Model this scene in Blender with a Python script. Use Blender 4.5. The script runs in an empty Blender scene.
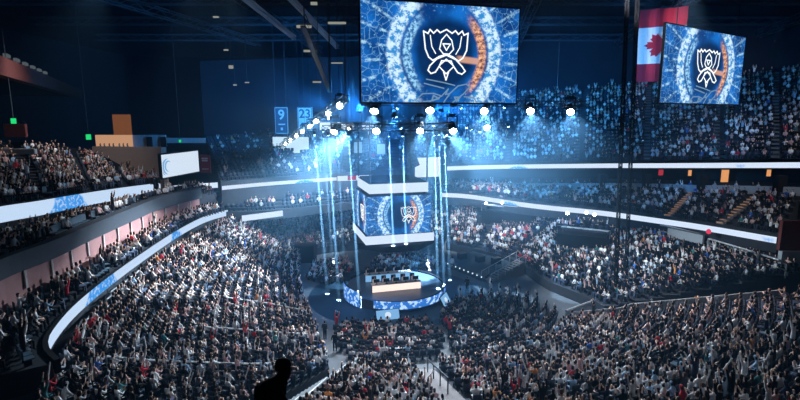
import bpy, bmesh, math, random
import numpy as np
from mathutils import Vector, Matrix, Euler

random.seed(7)
rng = np.random.default_rng(7)
SC = bpy.context.scene
COL = SC.collection
PI = math.pi

# ------------------------------------------------------------------ camera
F_PX, CAM_Z, HORIZON = 500.0, 19.0, 115.0
PITCH = math.atan((200 - HORIZON) / F_PX)
cam_data = bpy.data.cameras.new('camera')
cam_data.sensor_width = 36.0
cam_data.lens = F_PX / 800 * 36
cam_data.clip_end = 500
cam = bpy.data.objects.new('camera', cam_data)
COL.objects.link(cam)
cam.location = (0, 0, CAM_Z)
cam.rotation_euler = (PI / 2 - PITCH, 0, 0)
SC.camera = cam
CAM_R = Euler(cam.rotation_euler).to_matrix()
CAM_RI = CAM_R.transposed()
EYE = Vector((0, 0, CAM_Z))


def ray(px, py):
    return CAM_R @ Vector(((px - 400) / F_PX, (200 - py) / F_PX, -1))


def at(px, py, z):
    """Point on the level z seen at a pixel."""
    d = ray(px, py)
    return EYE + d * ((z - CAM_Z) / d.z)


def atd(px, py, y):
    """Point at horizontal distance y seen at a pixel."""
    d = ray(px, py)
    return EYE + d * (y / d.y)


def pix(p):
    q = CAM_RI @ (Vector(p) - EYE)
    if q.z > -0.1:
        return (-999, -999)
    return (400 + F_PX * q.x / -q.z, 200 - F_PX * q.y / -q.z)


STAGE = at(395, 283, 1.2)
STAGE.z = 0
SX, SY = STAGE.x, STAGE.y
AXIS = math.radians(15.7)          # the hall's own axes are turned against the view

# ------------------------------------------------------------------ materials
MATS = {}


def mat(name, col, rough=.7, metal=0., var=.15, scale=6., emit=None, estr=0.):
    if name in MATS:
        return MATS[name]
    m = bpy.data.materials.new(name)
    m.use_nodes = True
    nt = m.node_tree
    b = nt.nodes['Principled BSDF']
    b.inputs['Roughness'].default_value = rough
    b.inputs['Metallic'].default_value = metal
    b.inputs['Specular IOR Level'].default_value = .12 if max(col) < .1 else .3
    b.inputs['Base Color'].default_value = (*col, 1)
    if var > 0:
        tc = nt.nodes.new('ShaderNodeTexCoord')
        nz = nt.nodes.new('ShaderNodeTexNoise')
        nz.inputs['Scale'].default_value = scale
        rp = nt.nodes.new('ShaderNodeMixRGB')
        rp.inputs[1].default_value = (*[c * (1 - var) for c in col], 1)
        rp.inputs[2].default_value = (*[min(1, c * (1 + var)) for c in col], 1)
        nt.links.new(tc.outputs['Object'], nz.inputs['Vector'])
        nt.links.new(nz.outputs['Fac'], rp.inputs[0])
        nt.links.new(rp.outputs[0], b.inputs['Base Color'])
    if emit:
        b.inputs['Emission Color'].default_value = (*emit, 1)
        b.inputs['Emission Strength'].default_value = estr
        m.cycles.emission_sampling = 'NONE'
    MATS[name] = m
    return m


class NB:
    """Small node builder for the LED pictures."""
    def __init__(s, name):
        s.m = bpy.data.materials.new(name)
        s.m.use_nodes = True
        s.t = s.m.node_tree
        s.t.nodes.clear()
        s.m.cycles.emission_sampling = 'NONE'

    def n(s, kind, **kw):
        x = s.t.nodes.new(kind)
        for k, v in kw.items():
            setattr(x, k, v)
        return x

    def put(s, sock, v):
        if isinstance(v, bpy.types.NodeSocket):
            s.t.links.new(v, sock)
        else:
            sock.default_value = v

    def math(s, op, a, b=0., c=0.):
        x = s.n('ShaderNodeMath', operation=op)
        s.put(x.inputs[0], a); s.put(x.inputs[1], b); s.put(x.inputs[2], c)
        return x.outputs[0]

    def step(s, v, lo, hi):
        x = s.n('ShaderNodeMapRange', clamp=True, interpolation_type='SMOOTHSTEP')
        s.put(x.inputs['Value'], v)
        x.inputs['From Min'].default_value = lo; x.inputs['From Max'].default_value = hi
        return x.outputs[0]

    def mix(s, f, a, b):
        x = s.n('ShaderNodeMixRGB')
        s.put(x.inputs[0], f)
        s.put(x.inputs[1], a if isinstance(a, bpy.types.NodeSocket) else (*a, 1))
        s.put(x.inputs[2], b if isinstance(b, bpy.types.NodeSocket) else (*b, 1))
        return x.outputs[0]

    def uv(s):
        t = s.n('ShaderNodeTexCoord')
        sp = s.n('ShaderNodeSeparateXYZ')
        s.t.links.new(t.outputs['UV'], sp.inputs[0])
        return t.outputs['UV'], sp.outputs[0], sp.outputs[1]

    def noise(s, vec, scale, detail=3., rough=.6):
        x = s.n('ShaderNodeTexNoise')
        s.t.links.new(vec, x.inputs['Vector'])
        x.inputs['Scale'].default_value = scale
        x.inputs['Detail'].default_value = detail
        x.inputs['Roughness'].default_value = rough
        return x.outputs['Fac']

    def emit(s, col, strength):
        e = s.n('ShaderNodeEmission')
        s.put(e.inputs['Color'], col if isinstance(col, bpy.types.NodeSocket) else (*col, 1))
        e.inputs['Strength'].default_value = strength
        o = s.n('ShaderNodeOutputMaterial')
        s.t.links.new(e.outputs[0], o.inputs['Surface'])
        return s.m


def led_art(name, strength):
    """Picture on the LED screens: a broken pale ring with an orange arc on blue."""
    b = NB(name)
    vec, u, v = b.uv()
    x = b.math('MULTIPLY', b.math('SUBTRACT', u, .515), 1.6)
    y = b.math('SUBTRACT', v, .5)
    mp = b.n('ShaderNodeVectorMath', operation='MULTIPLY')
    b.t.links.new(vec, mp.inputs[0]); mp.inputs[1].default_value = (1.7, 1, 1)
    vec = mp.outputs[0]
    r = b.math('SQRT', b.math('ADD', b.math('MULTIPLY', x, x), b.math('MULTIPLY', b.math('MULTIPLY', y, y), .72)))
    ang = b.math('ARCTAN2', y, x)
    ax = b.math('ABSOLUTE', x)
    n1 = b.noise(vec, 13, 5, .75)
    n2 = b.noise(vec, 26, 4, .7)
    n3 = b.noise(vec, 3.5, 2, .5)
    spokes = b.math('MULTIPLY', b.step(b.math('ABSOLUTE', b.math('SINE', b.math('MULTIPLY', ang, 14.))), .93, 1.),
                    b.step(n1, .42, .6))
    vor = b.n('ShaderNodeTexVoronoi', feature='DISTANCE_TO_EDGE')
    b.t.links.new(vec, vor.inputs['Vector']); vor.inputs['Scale'].default_value = 11
    cracks = b.math('SUBTRACT', 1., b.step(vor.outputs['Distance'], .0, .05))
    # ground
    base = b.mix(b.step(n3, .3, .75), (.003, .04, .19), (.008, .16, .60))
    base = b.mix(b.math('MULTIPLY', b.step(n2, .56, .70), b.step(r, .3, .5)), base, (.22, .58, .95))
    base = b.mix(b.math('MULTIPLY', b.step(n1, .60, .70), b.step(r, .42, .6)), base, (.5, .8, 1.))
    outer = b.step(r, .55, .64)
    base = b.mix(b.math('MULTIPLY', b.math('MULTIPLY', cracks, outer), .3), base, (.35, .75, 1.))
    base = b.mix(b.math('MULTIPLY', b.math('MULTIPLY', spokes, outer), .7), base, (.45, .8, 1.))
    # dark inside
    inner = b.math('SUBTRACT', 1., b.step(r, .25, .36))
    base = b.mix(b.math('MULTIPLY', inner, .9), base, (.002, .014, .06))
    side = b.step(ax, .20, .33)

    def band(lo, hi, soft=.018):
        return b.math('MULTIPLY', b.math('MULTIPLY', b.step(r, lo - soft, lo + soft),
                      b.math('SUBTRACT', 1., b.step(r, hi - soft, hi + soft))), side)
    blocks = b.step(b.math('ADD', n1, b.math('MULTIPLY', b.math('SINE', b.math('MULTIPLY', ang, 36.)), .025)), .43, .55)
    b1 = band(.455, .585)
    base = b.mix(b1, base, b.mix(blocks, (.03, .25, .62), (.62, .84, 1.)))
    b2 = band(.345, .425)
    inn = b.mix(b.step(n2, .4, .6), (.02, .12, .36), (.35, .7, .98))
    rightside = b.step(x, .0, .02)
    orange = b.mix(b.step(n2, .36, .62), (.12, .05, .06), (.95, .5, .3))
    base = b.mix(b2, base, b.mix(rightside, inn, orange))
    # short orange spur towards the emblem
    spur = b.math('MULTIPLY', b.math('MULTIPLY', b.step(x, .1, .16), b.math('SUBTRACT', 1., b.step(x, .33, .36))),
                  b.math('SUBTRACT', 1., b.step(b.math('ABSOLUTE', b.math('ADD', y, b.math('ADD', .03, b.math('MULTIPLY', x, .1)))), .02, .045)))
    base = b.mix(b.math('MULTIPLY', spur, .75), base, (.75, .4, .26))
    return b.emit(base, strength)


def led_band(name, strength, pale=(.62, .75, .95), blue=(.05, .32, .85), thresh=.62, scale=3.):
    """Ribbon board: pale field with patches of blue lettering-like shapes (UV in metres along the board)."""
    b = NB(name)
    vec, u, v = b.uv()
    mp = b.n('ShaderNodeVectorMath', operation='MULTIPLY')
    b.t.links.new(vec, mp.inputs[0]); mp.inputs[1].default_value = (.12, .25, 1)
    big = b.noise(mp.outputs[0], 1.1, 1, .4)
    fine = b.noise(vec, scale, 2, .5)
    f = b.math('MULTIPLY', b.step(big, thresh, thresh + .03), b.step(fine, .42, .5))
    f2 = b.math('MULTIPLY', b.step(big, thresh, thresh + .03), .35)
    base = b.mix(f2, pale, blue)
    base = b.mix(f, base, blue)
    return b.emit(base, strength)


def glow(name, col, strength):
    return NB(name).emit(col, strength)


M_CONC = mat('dark_concrete', (.035, .04, .05), .85, scale=1.5, var=.3)
M_CONC2 = mat('grey_concrete', (.09, .10, .115), .8, scale=2., var=.2)
M_BLACK = mat('black_paint', (.010, .011, .014), .9)
M_STEEL = mat('dark_steel', (.05, .055, .065), .45, .6)
M_RAIL = mat('grey_rail', (.42, .45, .48), .4, .3)
M_STAIR = mat('pale_stair', (.20, .18, .185), .8, var=.15)
M_PINK = mat('rose_panel', (.40, .21, .21), .7, var=.12, scale=2.)
M_PINKGAP = mat('pale_pilaster', (.5, .46, .46), .7)
M_FASCIA = mat('slate_fascia', (.06, .075, .095), .6, var=.1)
M_SEAT = mat('navy_seat', (.03, .04, .06), .55)
M_SEATB = mat('grey_blue_seat', (.07, .12, .17), .6)
M_VINYL = mat('blue_stage_floor', (.012, .03, .05), .45, var=.25, scale=.6)
M_CEIL = mat('black_ceiling', (.012, .016, .024), .9, var=.3, scale=.3)
M_BROWN = mat('brown_wall', (.34, .25, .21), .8)
M_REDBEAM = mat('rust_beam', (.16, .05, .045), .7)
M_PALEWALL = mat('pale_grey_wall', (.34, .38, .42), .8)
M_WHITE = mat('white_fabric', (.75, .75, .76), .8, var=.05)
M_RED = mat('red_fabric', (.52, .02, .04), .8, var=.08)
M_DARKRED = mat('dark_red_wall', (.12, .03, .03), .8)
M_GLASS_RAIL = mat('frosted_panel', (.30, .36, .42), .5)
M_LENS = glow('lamp_lens', (.75, .88, 1.), 60.)
M_LENSB = glow('blue_lamp_lens', (.35, .65, 1.), 20.)
M_ART = led_art('led_picture', 1.15)
M_EMBLEM = glow('emblem_light', (.86, .95, 1.), 1.25)
M_EMBLEM2 = glow('faint_emblem_light', (.30, .55, .85), .55)
M_BAND = led_band('ribbon_picture', 1.1)
M_BANDB = led_band('ribbon_picture_blue', 1.0, pale=(.55, .72, .96), thresh=.54)
M_RIBBON_BLUE = led_band('ribbon_blue_end', .9, pale=(.10, .42, .92), blue=(.6, .8, 1.), thresh=.6)
M_STAGEBAND = led_band('stage_band_picture', 1.5, pale=(.5, .72, 1.), blue=(.02, .12, .42), thresh=.30, scale=2.2)
M_PANEL = glow('white_panel_light', (.66, .80, .98), 1.0)
M_ORANGE = glow('orange_light', (.95, .42, .16), .8)
M_GREEN = glow('green_exit_light', (.02, .8, .22), .9)
M_REDGLOW = glow('red_sign_light', (.75, .05, .09), .5)
M_WARMDESK = glow('monitor_light', (1., .78, .70), 1.2)
M_BLUEPANEL = glow('blue_panel_light', (.25, .55, .95), .8)


# ------------------------------------------------------------------ mesh builder
class MB:
    def __init__(s):
        s.v, s.f, s.m, s.uv = [], [], [], {}

    def quad(s, a, b, c, d, m=0, uv=None):
        i = len(s.v)
        s.v += [tuple(a), tuple(b), tuple(c), tuple(d)]
        s.f.append((i, i + 1, i + 2, i + 3)); s.m.append(m)
        if uv:
            s.uv[len(s.f) - 1] = uv

    def poly(s, pts, m=0):
        i = len(s.v)
        s.v += [tuple(p) for p in pts]
        s.f.append(tuple(range(i, i + len(pts)))); s.m.append(m)

    def box(s, c, size, rz=0., m=0, R=None):
        R = R or Matrix.Rotation(rz, 3, 'Z')
        c = Vector(c); h = Vector(size) / 2
        i = len(s.v)
        for dz in (-1, 1):
            for dx, dy in ((-1, -1), (1, -1), (1, 1), (-1, 1)):
                s.v.append(tuple(c + R @ Vector((dx * h.x, dy * h.y, dz * h.z))))
        for f in ((3, 2, 1, 0), (4, 5, 6, 7), (0, 1, 5, 4), (1, 2, 6, 5), (2, 3, 7, 6), (3, 0, 4, 7)):
            s.f.append(tuple(i + k for k in f)); s.m.append(m)

    def prism(s, pts, z0, z1, m=0):
        """Upright prism over a ground outline (counter-clockwise)."""
        n = len(pts); i = len(s.v)
        s.v += [(p[0], p[1], z0) for p in pts] + [(p[0], p[1], z1) for p in pts]
        s.f.append(tuple(i + k for k in reversed(range(n)))); s.m.append(m)
        s.f.append(tuple(i + n + k for k in range(n))); s.m.append(m)
        for k in range(n):
            l = (k + 1) % n
            s.f.append((i + k, i + l, i + n + l, i + n + k)); s.m.append(m)

    def tube(s, pts, r, n=6, m=0, closed=False):
        pts = [Vector(p) for p in pts]
        rs = r if isinstance(r, (list, tuple)) else [r] * len(pts)
        i = len(s.v)
        for k, p in enumerate(pts):
            a = pts[max(k - 1, 0)] if not closed else pts[k - 1]
            b = pts[min(k + 1, len(pts) - 1)] if not closed else pts[(k + 1) % len(pts)]
            d = (b - a).normalized()
            up = Vector((0, 0, 1)) if abs(d.z) < .9 else Vector((1, 0, 0))
            e = d.cross(up).normalized(); g = e.cross(d)
            for q in range(n):
                t = 2 * PI * q / n
                s.v.append(tuple(p + (e * math.cos(t) + g * math.sin(t)) * rs[k]))
        K = len(pts)
        for k in range(K if closed else K - 1):
            l = (k + 1) % K
            for q in range(n):
                w = (q + 1) % n
                s.f.append((i + k * n + q, i + k * n + w, i + l * n + w, i + l * n + q)); s.m.append(m)
        if not closed:
            s.f.append(tuple(i + q for q in reversed(range(n)))); s.m.append(m)
            s.f.append(tuple(i + (K - 1) * n + q for q in range(n))); s.m.append(m)

    def lathe(s, prof, c, n=24, m=0, R=None):
        """prof: (radius, height) pairs turned about the local z axis."""
        R = R or Matrix.Identity(3); c = Vector(c); i = len(s.v)
        for (r, z) in prof:
            for q in range(n):
                t = 2 * PI * q / n
                s.v.append(tuple(c + R @ Vector((r * math.cos(t), r * math.sin(t), z))))
        for k in range(len(prof) - 1):
            for q in range(n):
                w = (q + 1) % n
                s.f.append((i + k * n + q, i + k * n + w, i + (k + 1) * n + w, i + (k + 1) * n + q)); s.m.append(m)
        s.f.append(tuple(i + q for q in reversed(range(n)))); s.m.append(m)
        s.f.append(tuple(i + (len(prof) - 1) * n + q for q in range(n))); s.m.append(m)

    def build(s, name, mats, parent=None, smooth=False):
        me = bpy.data.meshes.new(name)
        me.from_pydata(s.v, [], s.f)
        for m in (mats if isinstance(mats, (list, tuple)) else [mats]):
            me.materials.append(m)
        me.polygons.foreach_set('material_index', s.m)
        if smooth:
            me.polygons.foreach_set('use_smooth', [True] * len(s.f))
        if s.uv:
            l = me.uv_layers.new(name='UVMap')
            for fi, uvs in s.uv.items():
                for li, q in zip(me.polygons[fi].loop_indices, uvs):
                    l.data[li].uv = q
        o = bpy.data.objects.new(name, me)
        COL.objects.link(o)
        if parent:
            o.parent = parent
            o.matrix_parent_inverse = Matrix.Identity(4)
        return o


def tag(o, label=None, cat=None, group=None, kind=None):
    if label: o['label'] = label
    if cat: o['category'] = cat
    if group: o['group'] = group
    if kind: o['kind'] = kind
    return o


def empty(name, loc, label, cat, rz=0., group=None):
    o = bpy.data.objects.new(name, None)
    o.empty_display_size = .2
    o.location = loc; o.rotation_euler = (0, 0, rz)
    COL.objects.link(o)
    return tag(o, label, cat, group)


def struct(o):
    o['kind'] = 'structure'
    return o


def copy_tree(o, parent=None):
    c = o.copy(); COL.objects.link(c)
    if parent: c.parent = parent
    for ch in list(o.children):
        copy_tree(ch, c)
    return c


ORD = ['first', 'second', 'third', 'fourth', 'fifth', 'sixth', 'seventh', 'eighth', 'ninth', 'tenth', 'eleventh', 'twelfth',
       'thirteenth', 'fourteenth', 'fifteenth', 'sixteenth', 'seventeenth', 'eighteenth', 'nineteenth', 'twentieth']


def nth(i):
    """0 -> first ..."""
    if i < 20:
        return ORD[i]
    k = i + 1
    suf = 'th' if 10 <= k % 100 <= 20 else {1: 'st', 2: 'nd', 3: 'rd'}.get(k % 10, 'th')
    return f'{k}{suf}'


# ------------------------------------------------------------------ lines of the bowl
def resample(pts, n):
    P = np.array([tuple(p) for p in pts], float)
    d = np.r_[0, np.cumsum(np.linalg.norm(np.diff(P, axis=0), axis=1))]
    t = np.linspace(0, d[-1], n)
    return np.stack([np.interp(t, d, P[:, k]) for k in range(3)], 1)


def smooth_line(pts, n=48):
    P = [Vector(p) for p in pts]
    out = []
    for i in range(len(P) - 1):
        a, b, c, d = P[max(i - 1, 0)], P[i], P[i + 1], P[min(i + 2, len(P) - 1)]
        for k in range(8):
            t = k / 8
            out.append(.5 * ((2 * b) + (c - a) * t + (2 * a - 5 * b + 4 * c - d) * t * t + (3 * b - a - 3 * c + d) * t ** 3))
    out.append(P[-1])
    return resample(out, n)


def px_line(rows, n=48):
    return smooth_line([at(*r) for r in rows], n)


def arc(r, a0, a1, z, n=48):
    t = np.radians(np.linspace(a0, a1, n))
    return np.stack([SX + r * np.cos(t), SY + r * np.sin(t), np.full(n, z)], 1)


def terrace(name, F, B, rows, front_drop=None, m=M_CONC):
    """Stepped stand between a front line and a back line, closed down to the floor at its ends and front."""
    mb = MB()
    L = [F + (B - F) * (k / rows) for k in range(rows + 1)]
    n = len(F)
    for k in range(rows):
        a, b = L[k], L[k + 1]
        for i in range(n - 1):
            za, zb = a[i][2], a[i + 1][2]
            p, q = a[i], a[i + 1]
            r, s = (b[i + 1][0], b[i + 1][1], zb), (b[i][0], b[i][1], za)
            mb.quad(p, q, r, s)
            mb.quad(s, r, b[i + 1], b[i])
        for i in (0, n - 1):
            p = a[i]; s = (b[i][0], b[i][1], a[i][2])
            zf = front_drop if front_drop is not None else 0
            mb.quad(p, s, (s[0], s[1], zf), (p[0], p[1], zf))
    if front_drop is not None:
        for i in range(n - 1):
            p, q = F[i], F[i + 1]
            mb.quad((p[0], p[1], front_drop), (q[0], q[1], front_drop), q, p)
    return struct(mb.build(name, m))


SEATS = []     # (pos, heading, stand, row, seat, occupied)


def seats(stand, F, B, rows, fill=.93, pitch=.55, gaps=(), gapw=1.2, skip_rows=(), gate=None, aim=.6, pos=.62):
    L = [F + (B - F) * (k / rows) for k in range(rows + 1)]
    stage = np.array([SX, SY])
    for k in range(rows):
        if k in skip_rows: continue
        line = L[k] + (L[k + 1] - L[k]) * pos
        zl = L[k][:, 2]
        d = np.r_[0, np.cumsum(np.linalg.norm(np.diff(line[:, :2], axis=0), axis=1))]
        tot = d[-1]
        inward = (F - B)[:, :2]
        t = .4
        j = 0
        while t < tot - .3:
            fr = t / tot
            if any(abs(fr - g) * tot < gapw / 2 for g in gaps):
                t += .2; continue
            x = np.interp(t, d, line[:, 0]); y = np.interp(t, d, line[:, 1]); z = np.interp(t, d, zl)
            ix = np.interp(t, d, inward[:, 0]); iy = np.interp(t, d, inward[:, 1])
            v = np.array([ix, iy]); v /= np.linalg.norm(v) + 1e-9
            w = stage - (x, y); w /= np.linalg.norm(w) + 1e-9
            h = v * (1 - aim) + w * aim
            if gate is None or gate(x, y, z):
                ang = math.atan2(h[1], h[0]) - PI / 2
                SEATS.append((x, y, z, ang, stand, k, j, random.random() < (fill(x, y, k) if callable(fill) else fill)))
                j += 1
            t += pitch


def ribbon(name, line, h, thick, mats, label=None, seg=None, both=False):
    """LED ribbon board along a line (line = lower edge); returns the object."""
    mb = MB()
    d = np.r_[0, np.cumsum(np.linalg.norm(np.diff(line, axis=0), axis=1))]
    n = len(line)
    off = []
    for i in range(n):
        a = line[max(i - 1, 0)]; b = line[min(i + 1, n - 1)]
        t = np.array([b[0] - a[0], b[1] - a[1]]); t /= np.linalg.norm(t)
        nn = np.array([t[1], -t[0]])
        if np.dot(nn, np.array([SX, SY]) - line[i][:2]) > 0: nn = -nn
        off.append(nn * thick)
    fr = []
    bk = []
    for i in range(n):
        fr.append(line[i]); bk.append(np.array([line[i][0] + off[i][0], line[i][1] + off[i][1], line[i][2]]))
    up = np.array([0, 0, h])
    for i in range(n - 1):
        mb.quad(fr[i], fr[i + 1], fr[i + 1] + up, fr[i] + up, 0, [(d[i], 0), (d[i + 1], 0), (d[i + 1], h), (d[i], h)])
        mb.quad(bk[i + 1], bk[i], bk[i] + up, bk[i + 1] + up, 1)
        mb.quad(fr[i] + up, fr[i + 1] + up, bk[i + 1] + up, bk[i] + up, 1)
        mb.quad(fr[i + 1], fr[i], bk[i], bk[i + 1], 1)
    for i, s in ((0, 1), (n - 1, -1)):
        q = [fr[i], fr[i] + up, bk[i] + up, bk[i]]
        mb.quad(*(q if s > 0 else q[::-1]), 1)
    return mb.build(name, mats)


def lift(line, dz, out=0.):
    """A copy of a line raised by dz and pushed away from the stage by out."""
    L = line.copy()
    if out:
        v = L[:, :2] - np.array([SX, SY])
        v /= np.linalg.norm(v, axis=1)[:, None]
        L[:, :2] += v * out
    L[:, 2] += dz
    return L


# ---- the bowl, side by side with the photograph's lines
# lower stand under the ribbon that curves in at the left
A_F = px_line([(329, 367, 1.), (325, 352, 1.), (315, 328, 1.), (305, 300, 1.), (300, 275, 1.), (300, 256, 1.)])
A_B = px_line([(-30, 570, 6.3), (10, 450, 6.3), (42, 400, 6.3), (62, 364, 6.3), (92, 325, 6.3), (150, 268, 6.3), (200, 238, 6.3), (232, 222, 6.3)])
def part_of(L, a, b, n=40):
    return resample(L[int(a * (len(L) - 1)):int(b * (len(L) - 1)) + 1], n)


for nm, a, b, g in (('west', 0., .42, (.3, .62)), ('west', .43, 1., (.2, .45, .72))):
    f_, b_ = part_of(A_F, a, b), part_of(A_B, a, b)
    wid = float(np.mean(np.linalg.norm((f_ - b_)[:, :2], axis=1)))
    rows_ = max(6, int(wid / (.78 if a > 0 else .9)))
    terrace('terrace_west', f_, b_, rows_, 0.)
    seats(nm if a == 0 else 'west far', f_, b_, rows_, .96, gaps=g)
# far end
FE_F = px_line([(300, 252, 1.), (322, 247, 1.), (350, 244, 1.), (400, 243, 1.), (442, 243, 1.)])
FE_B = px_line([(240, 221, 5.6), (290, 213, 5.6), (345, 206, 5.4), (400, 201, 5.2), (452, 198, 5.0)])
terrace('terrace_north', FE_F, FE_B, 13, 0.)
seats('north', FE_F, FE_B, 13, .93, gaps=(.25, .5, .75))
# lower stand on the far right
E_F = px_line([(446, 243, 1.), (475, 249, 1.), (512, 259, 1.), (528, 268, 1.), (548, 281, 1.), (580, 294, 1.), (604, 306, 1.)])
E_B = px_line([(454, 198, 5.0), (530, 209, 5.1), (600, 217, 5.2), (650, 222, 5.2), (700, 231, 5.2), (775, 246, 5.2), (850, 262, 5.2)])
terrace('terrace_east', E_F, E_B, 16, 0.)


def east_gate(x, y, z):
    if x > 19 and z > 4.25: return False
    p = pix((x, y, z + .6))
    return not (478 < p[0] < 536 and 204 < p[1] < 226 or 555 < p[0] < 610 and 226 < p[1] < 250)


seats('east', E_F, E_B, 16, .95, gaps=(.2, .4, .6, .8), gate=east_gate)
# near stand: arcs about the stage
N_A0, N_A1 = -98.5, -31.
NZ0, NSL, NR0, NR1 = .8, .33, 18., 46.
N_ROWS = 33
N_F = arc(NR0, N_A0, N_A1, NZ0, 60)
N_B = arc(NR1, N_A0, N_A1, NZ0 + NSL * (NR1 - NR0), 60)
terrace('terrace_south', N_F, N_B, N_ROWS, 0.)
AIS = (at(438, 385, 2.5).xy - Vector((SX, SY)))
AISLE_A = math.degrees(math.atan2(AIS.y, AIS.x))


def near_gate(x, y, z):
    a = math.degrees(math.atan2(y - SY, x - SX)); r = math.hypot(x - SX, y - SY)
    w = math.degrees(1.0 / r)
    if abs(a - AISLE_A) < w: return False
    p = pix((x, y, z))
    if 381 < p[0] < 408 and p[1] < 377: return False          # tunnel mouth
    for g in (-72, -58, -45):
        if abs(a - g) < math.degrees(.5 / r): return False
    return True


seats('south', N_F, N_B, N_ROWS, .95, gate=near_gate)

# ring of the lower ribbon (lower edges)
R1_L = px_line([(62, 372, 7.), (50, 358, 7.), (56, 340, 7.), (82, 310, 7.), (125, 274.5, 7.), (175, 239, 7.), (205, 222.5, 7.), (228, 215.5, 6.9)])
R1_L2 = px_line([(242, 221.5, 6.6), (262, 218.8, 6.6), (283, 216, 6.6)])
R1_R = px_line([(440, 197, 6.3), (470, 198.8, 6.2), (530, 208, 6.1), (600, 215.5, 6.), (650, 222.5, 6.), (700, 230, 6.), (776, 243.5, 6.)])

# mid tier on the left, behind the lower ribbon
ML_F = lift(R1_L, .6, .35)
ML_B = px_line([(-110, 380, 8.5), (-60, 340, 8.6), (0, 300, 8.8), (50, 277, 8.8), (90, 255, 8.8), (125, 237, 8.8), (160, 220, 8.8), (200, 208, 8.6)])
ML_BB = lift(ML_B, -.75)
terrace('terrace_west_club', ML_F, ML_BB, 4, 6.4)
seats('club', ML_F, ML_BB, 4, lambda x, y, k: .3 if y < 36 else .75, gaps=(.25, .4, .55, .75), skip_rows=(3,))

# pink suite fronts above it, then the grey parapet
PW = ML_B
mb = MB()
nP = len(PW)


def wall_strip(mb, line, z0, z1, m=0, out=0.):
    L = lift(line, 0, out)
    for i in range(len(L) - 1):
        p, q = L[i], L[i + 1]
        mb.quad((p[0], p[1], p[2] + z0), (q[0], q[1], q[2] + z0), (q[0], q[1], q[2] + z1), (p[0], p[1], p[2] + z1), m)


wall_strip(mb, PW, -.8, 1.15)
struct(mb.build('wall_west_club', M_PINK))
d_ = np.r_[0, np.cumsum(np.linalg.norm(np.diff(PW, axis=0), axis=1))]
mb = MB()
t = 1.
while t < d_[-1]:
    p = [np.interp(t, d_, PW[:, k]) for k in range(3)]
    q = [np.interp(t + .3, d_, PW[:, k]) for k in range(3)]
    a = math.atan2(q[1] - p[1], q[0] - p[0])
    v = Vector((SX - p[0], SY - p[1], 0)).normalized() * .05
    mb.box((p[0] + v.x, p[1] + v.y, p[2] + .58), (.16, .16, 1.14), a)
    t += 2.3
struct(mb.build('trim_1', M_PINKGAP))
# grey parapet
PF = lift(PW, 1.15, -.35)
mb = MB()
for i in range(nP - 1):
    p, q = PF[i], PF[i + 1]
    r, s = lift(PW, 1.15, .5)[i + 1], lift(PW, 1.15, .5)[i]
    up = np.array([0, 0, 1.15])
    mb.quad(p, q, q + up, p + up); mb.quad(p + up, q + up, r + up, s + up)
    mb.quad(q, p, s, r)
struct(mb.build('trim_2', M_FASCIA))
# loge rows behind the parapet
H_F = lift(PW, 1.9, .5)
UL_1 = px_line([(-60, 237, 11.6), (0, 223, 11.5), (40, 215.5, 11.3), (80, 207, 11.), (120, 199.5, 10.7), (161, 193, 10.4)])
UL_2 = px_line([(168, 192.8, 10.3), (190, 190.6, 10.2), (218, 188.4, 10.)])
UF_1 = px_line([(222, 190, 10.), (262, 186.2, 9.9), (300, 183.2, 9.8), (330, 181, 9.7), (347, 179.8, 9.7)])
UR = px_line([(447, 170.5, 9.8), (480, 169.3, 10.), (530, 168.5, 10.3), (600, 168, 11.), (660, 168, 11.5), (720, 168, 12.1), (830, 168, 13.1)])
H_B = resample(np.concatenate([lift(UL_1, -1.3, -.4), lift(UL_2, -1.0, -.4)]), nP)
terrace('terrace_west_loge', H_F, H_B, 5, 8.)
seats('loge', H_F, H_B, 5, .6, gaps=(.3, .5, .7))

# upper stand on the left
K_F = lift(UL_1, 1.25, .15)
K_B = px_line([(-70, 151, 15.9), (-40, 151, 15.9), (0, 152, 15.6), (45, 153, 15.4), (95, 161, 14.2), (128, 176, 12.5), (158, 190, 10.9)])
terrace('terrace_west_upper', K_F, K_B, 15, 11.)
seats('upper west', K_F, K_B, 15, .93, gaps=(.35, .6, .8))

# far end: mid seats and upper seats
FM_F = px_line([(226, 212, 7.4), (262, 211, 7.2), (300, 208, 7.1), (345, 203, 7.), (442, 194, 6.9)])
FM_B = px_line([(224, 194, 8.6), (262, 191, 8.6), (300, 188, 8.5), (345, 185.5, 8.4), (442, 177, 8.4)])
terrace('terrace_north_club', FM_F, FM_B, 6, 6.)
seats('north club', FM_F, FM_B, 6, .3, gaps=(.2, .4, .6, .8))
FU_F = resample(np.concatenate([lift(UF_1, 1.0, .1), [lift(UR, 1., .1)[0]]]), 40)
FU_B = resample([atd(205, 140, 92), atd(262, 136, 95), atd(300, 133, 97), atd(350, 128, 103), atd(452, 112, 112)], 40)
terrace('terrace_north_upper', FU_F, FU_B, 18, 8.)
seats('north upper', FU_F, FU_B, 18, .22, gaps=(.3, .6, .8))

# right: mid tier, suites, upper deck
MR_F = lift(R1_R, 1.0, .1)
MR_B = px_line([(447, 188, 7.3), (530, 190, 7.9), (600, 190, 8.5), (650, 191, 9.), (700, 193, 9.5), (750, 194, 9.8), (800, 196, 10.2)])
MR_GAPS = (.44, .60, .76, .9)
terrace('terrace_east_club', MR_F, MR_B, 6, 5.)
seats('east club', MR_F, MR_B, 6, .8, gaps=MR_GAPS)
# suite parapet
mb = MB()
SP = lift(MR_B, 0, .15)
wall_strip(mb, SP, 0., .95)
L2 = lift(SP, 0, .6)
for i in range(len(SP) - 1):
    up = np.array([0, 0, .95])
    mb.quad(SP[i] + up, SP[i + 1] + up, L2[i + 1] + up, L2[i] + up)
struct(mb.build('trim_3', M_PALEWALL))
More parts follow.
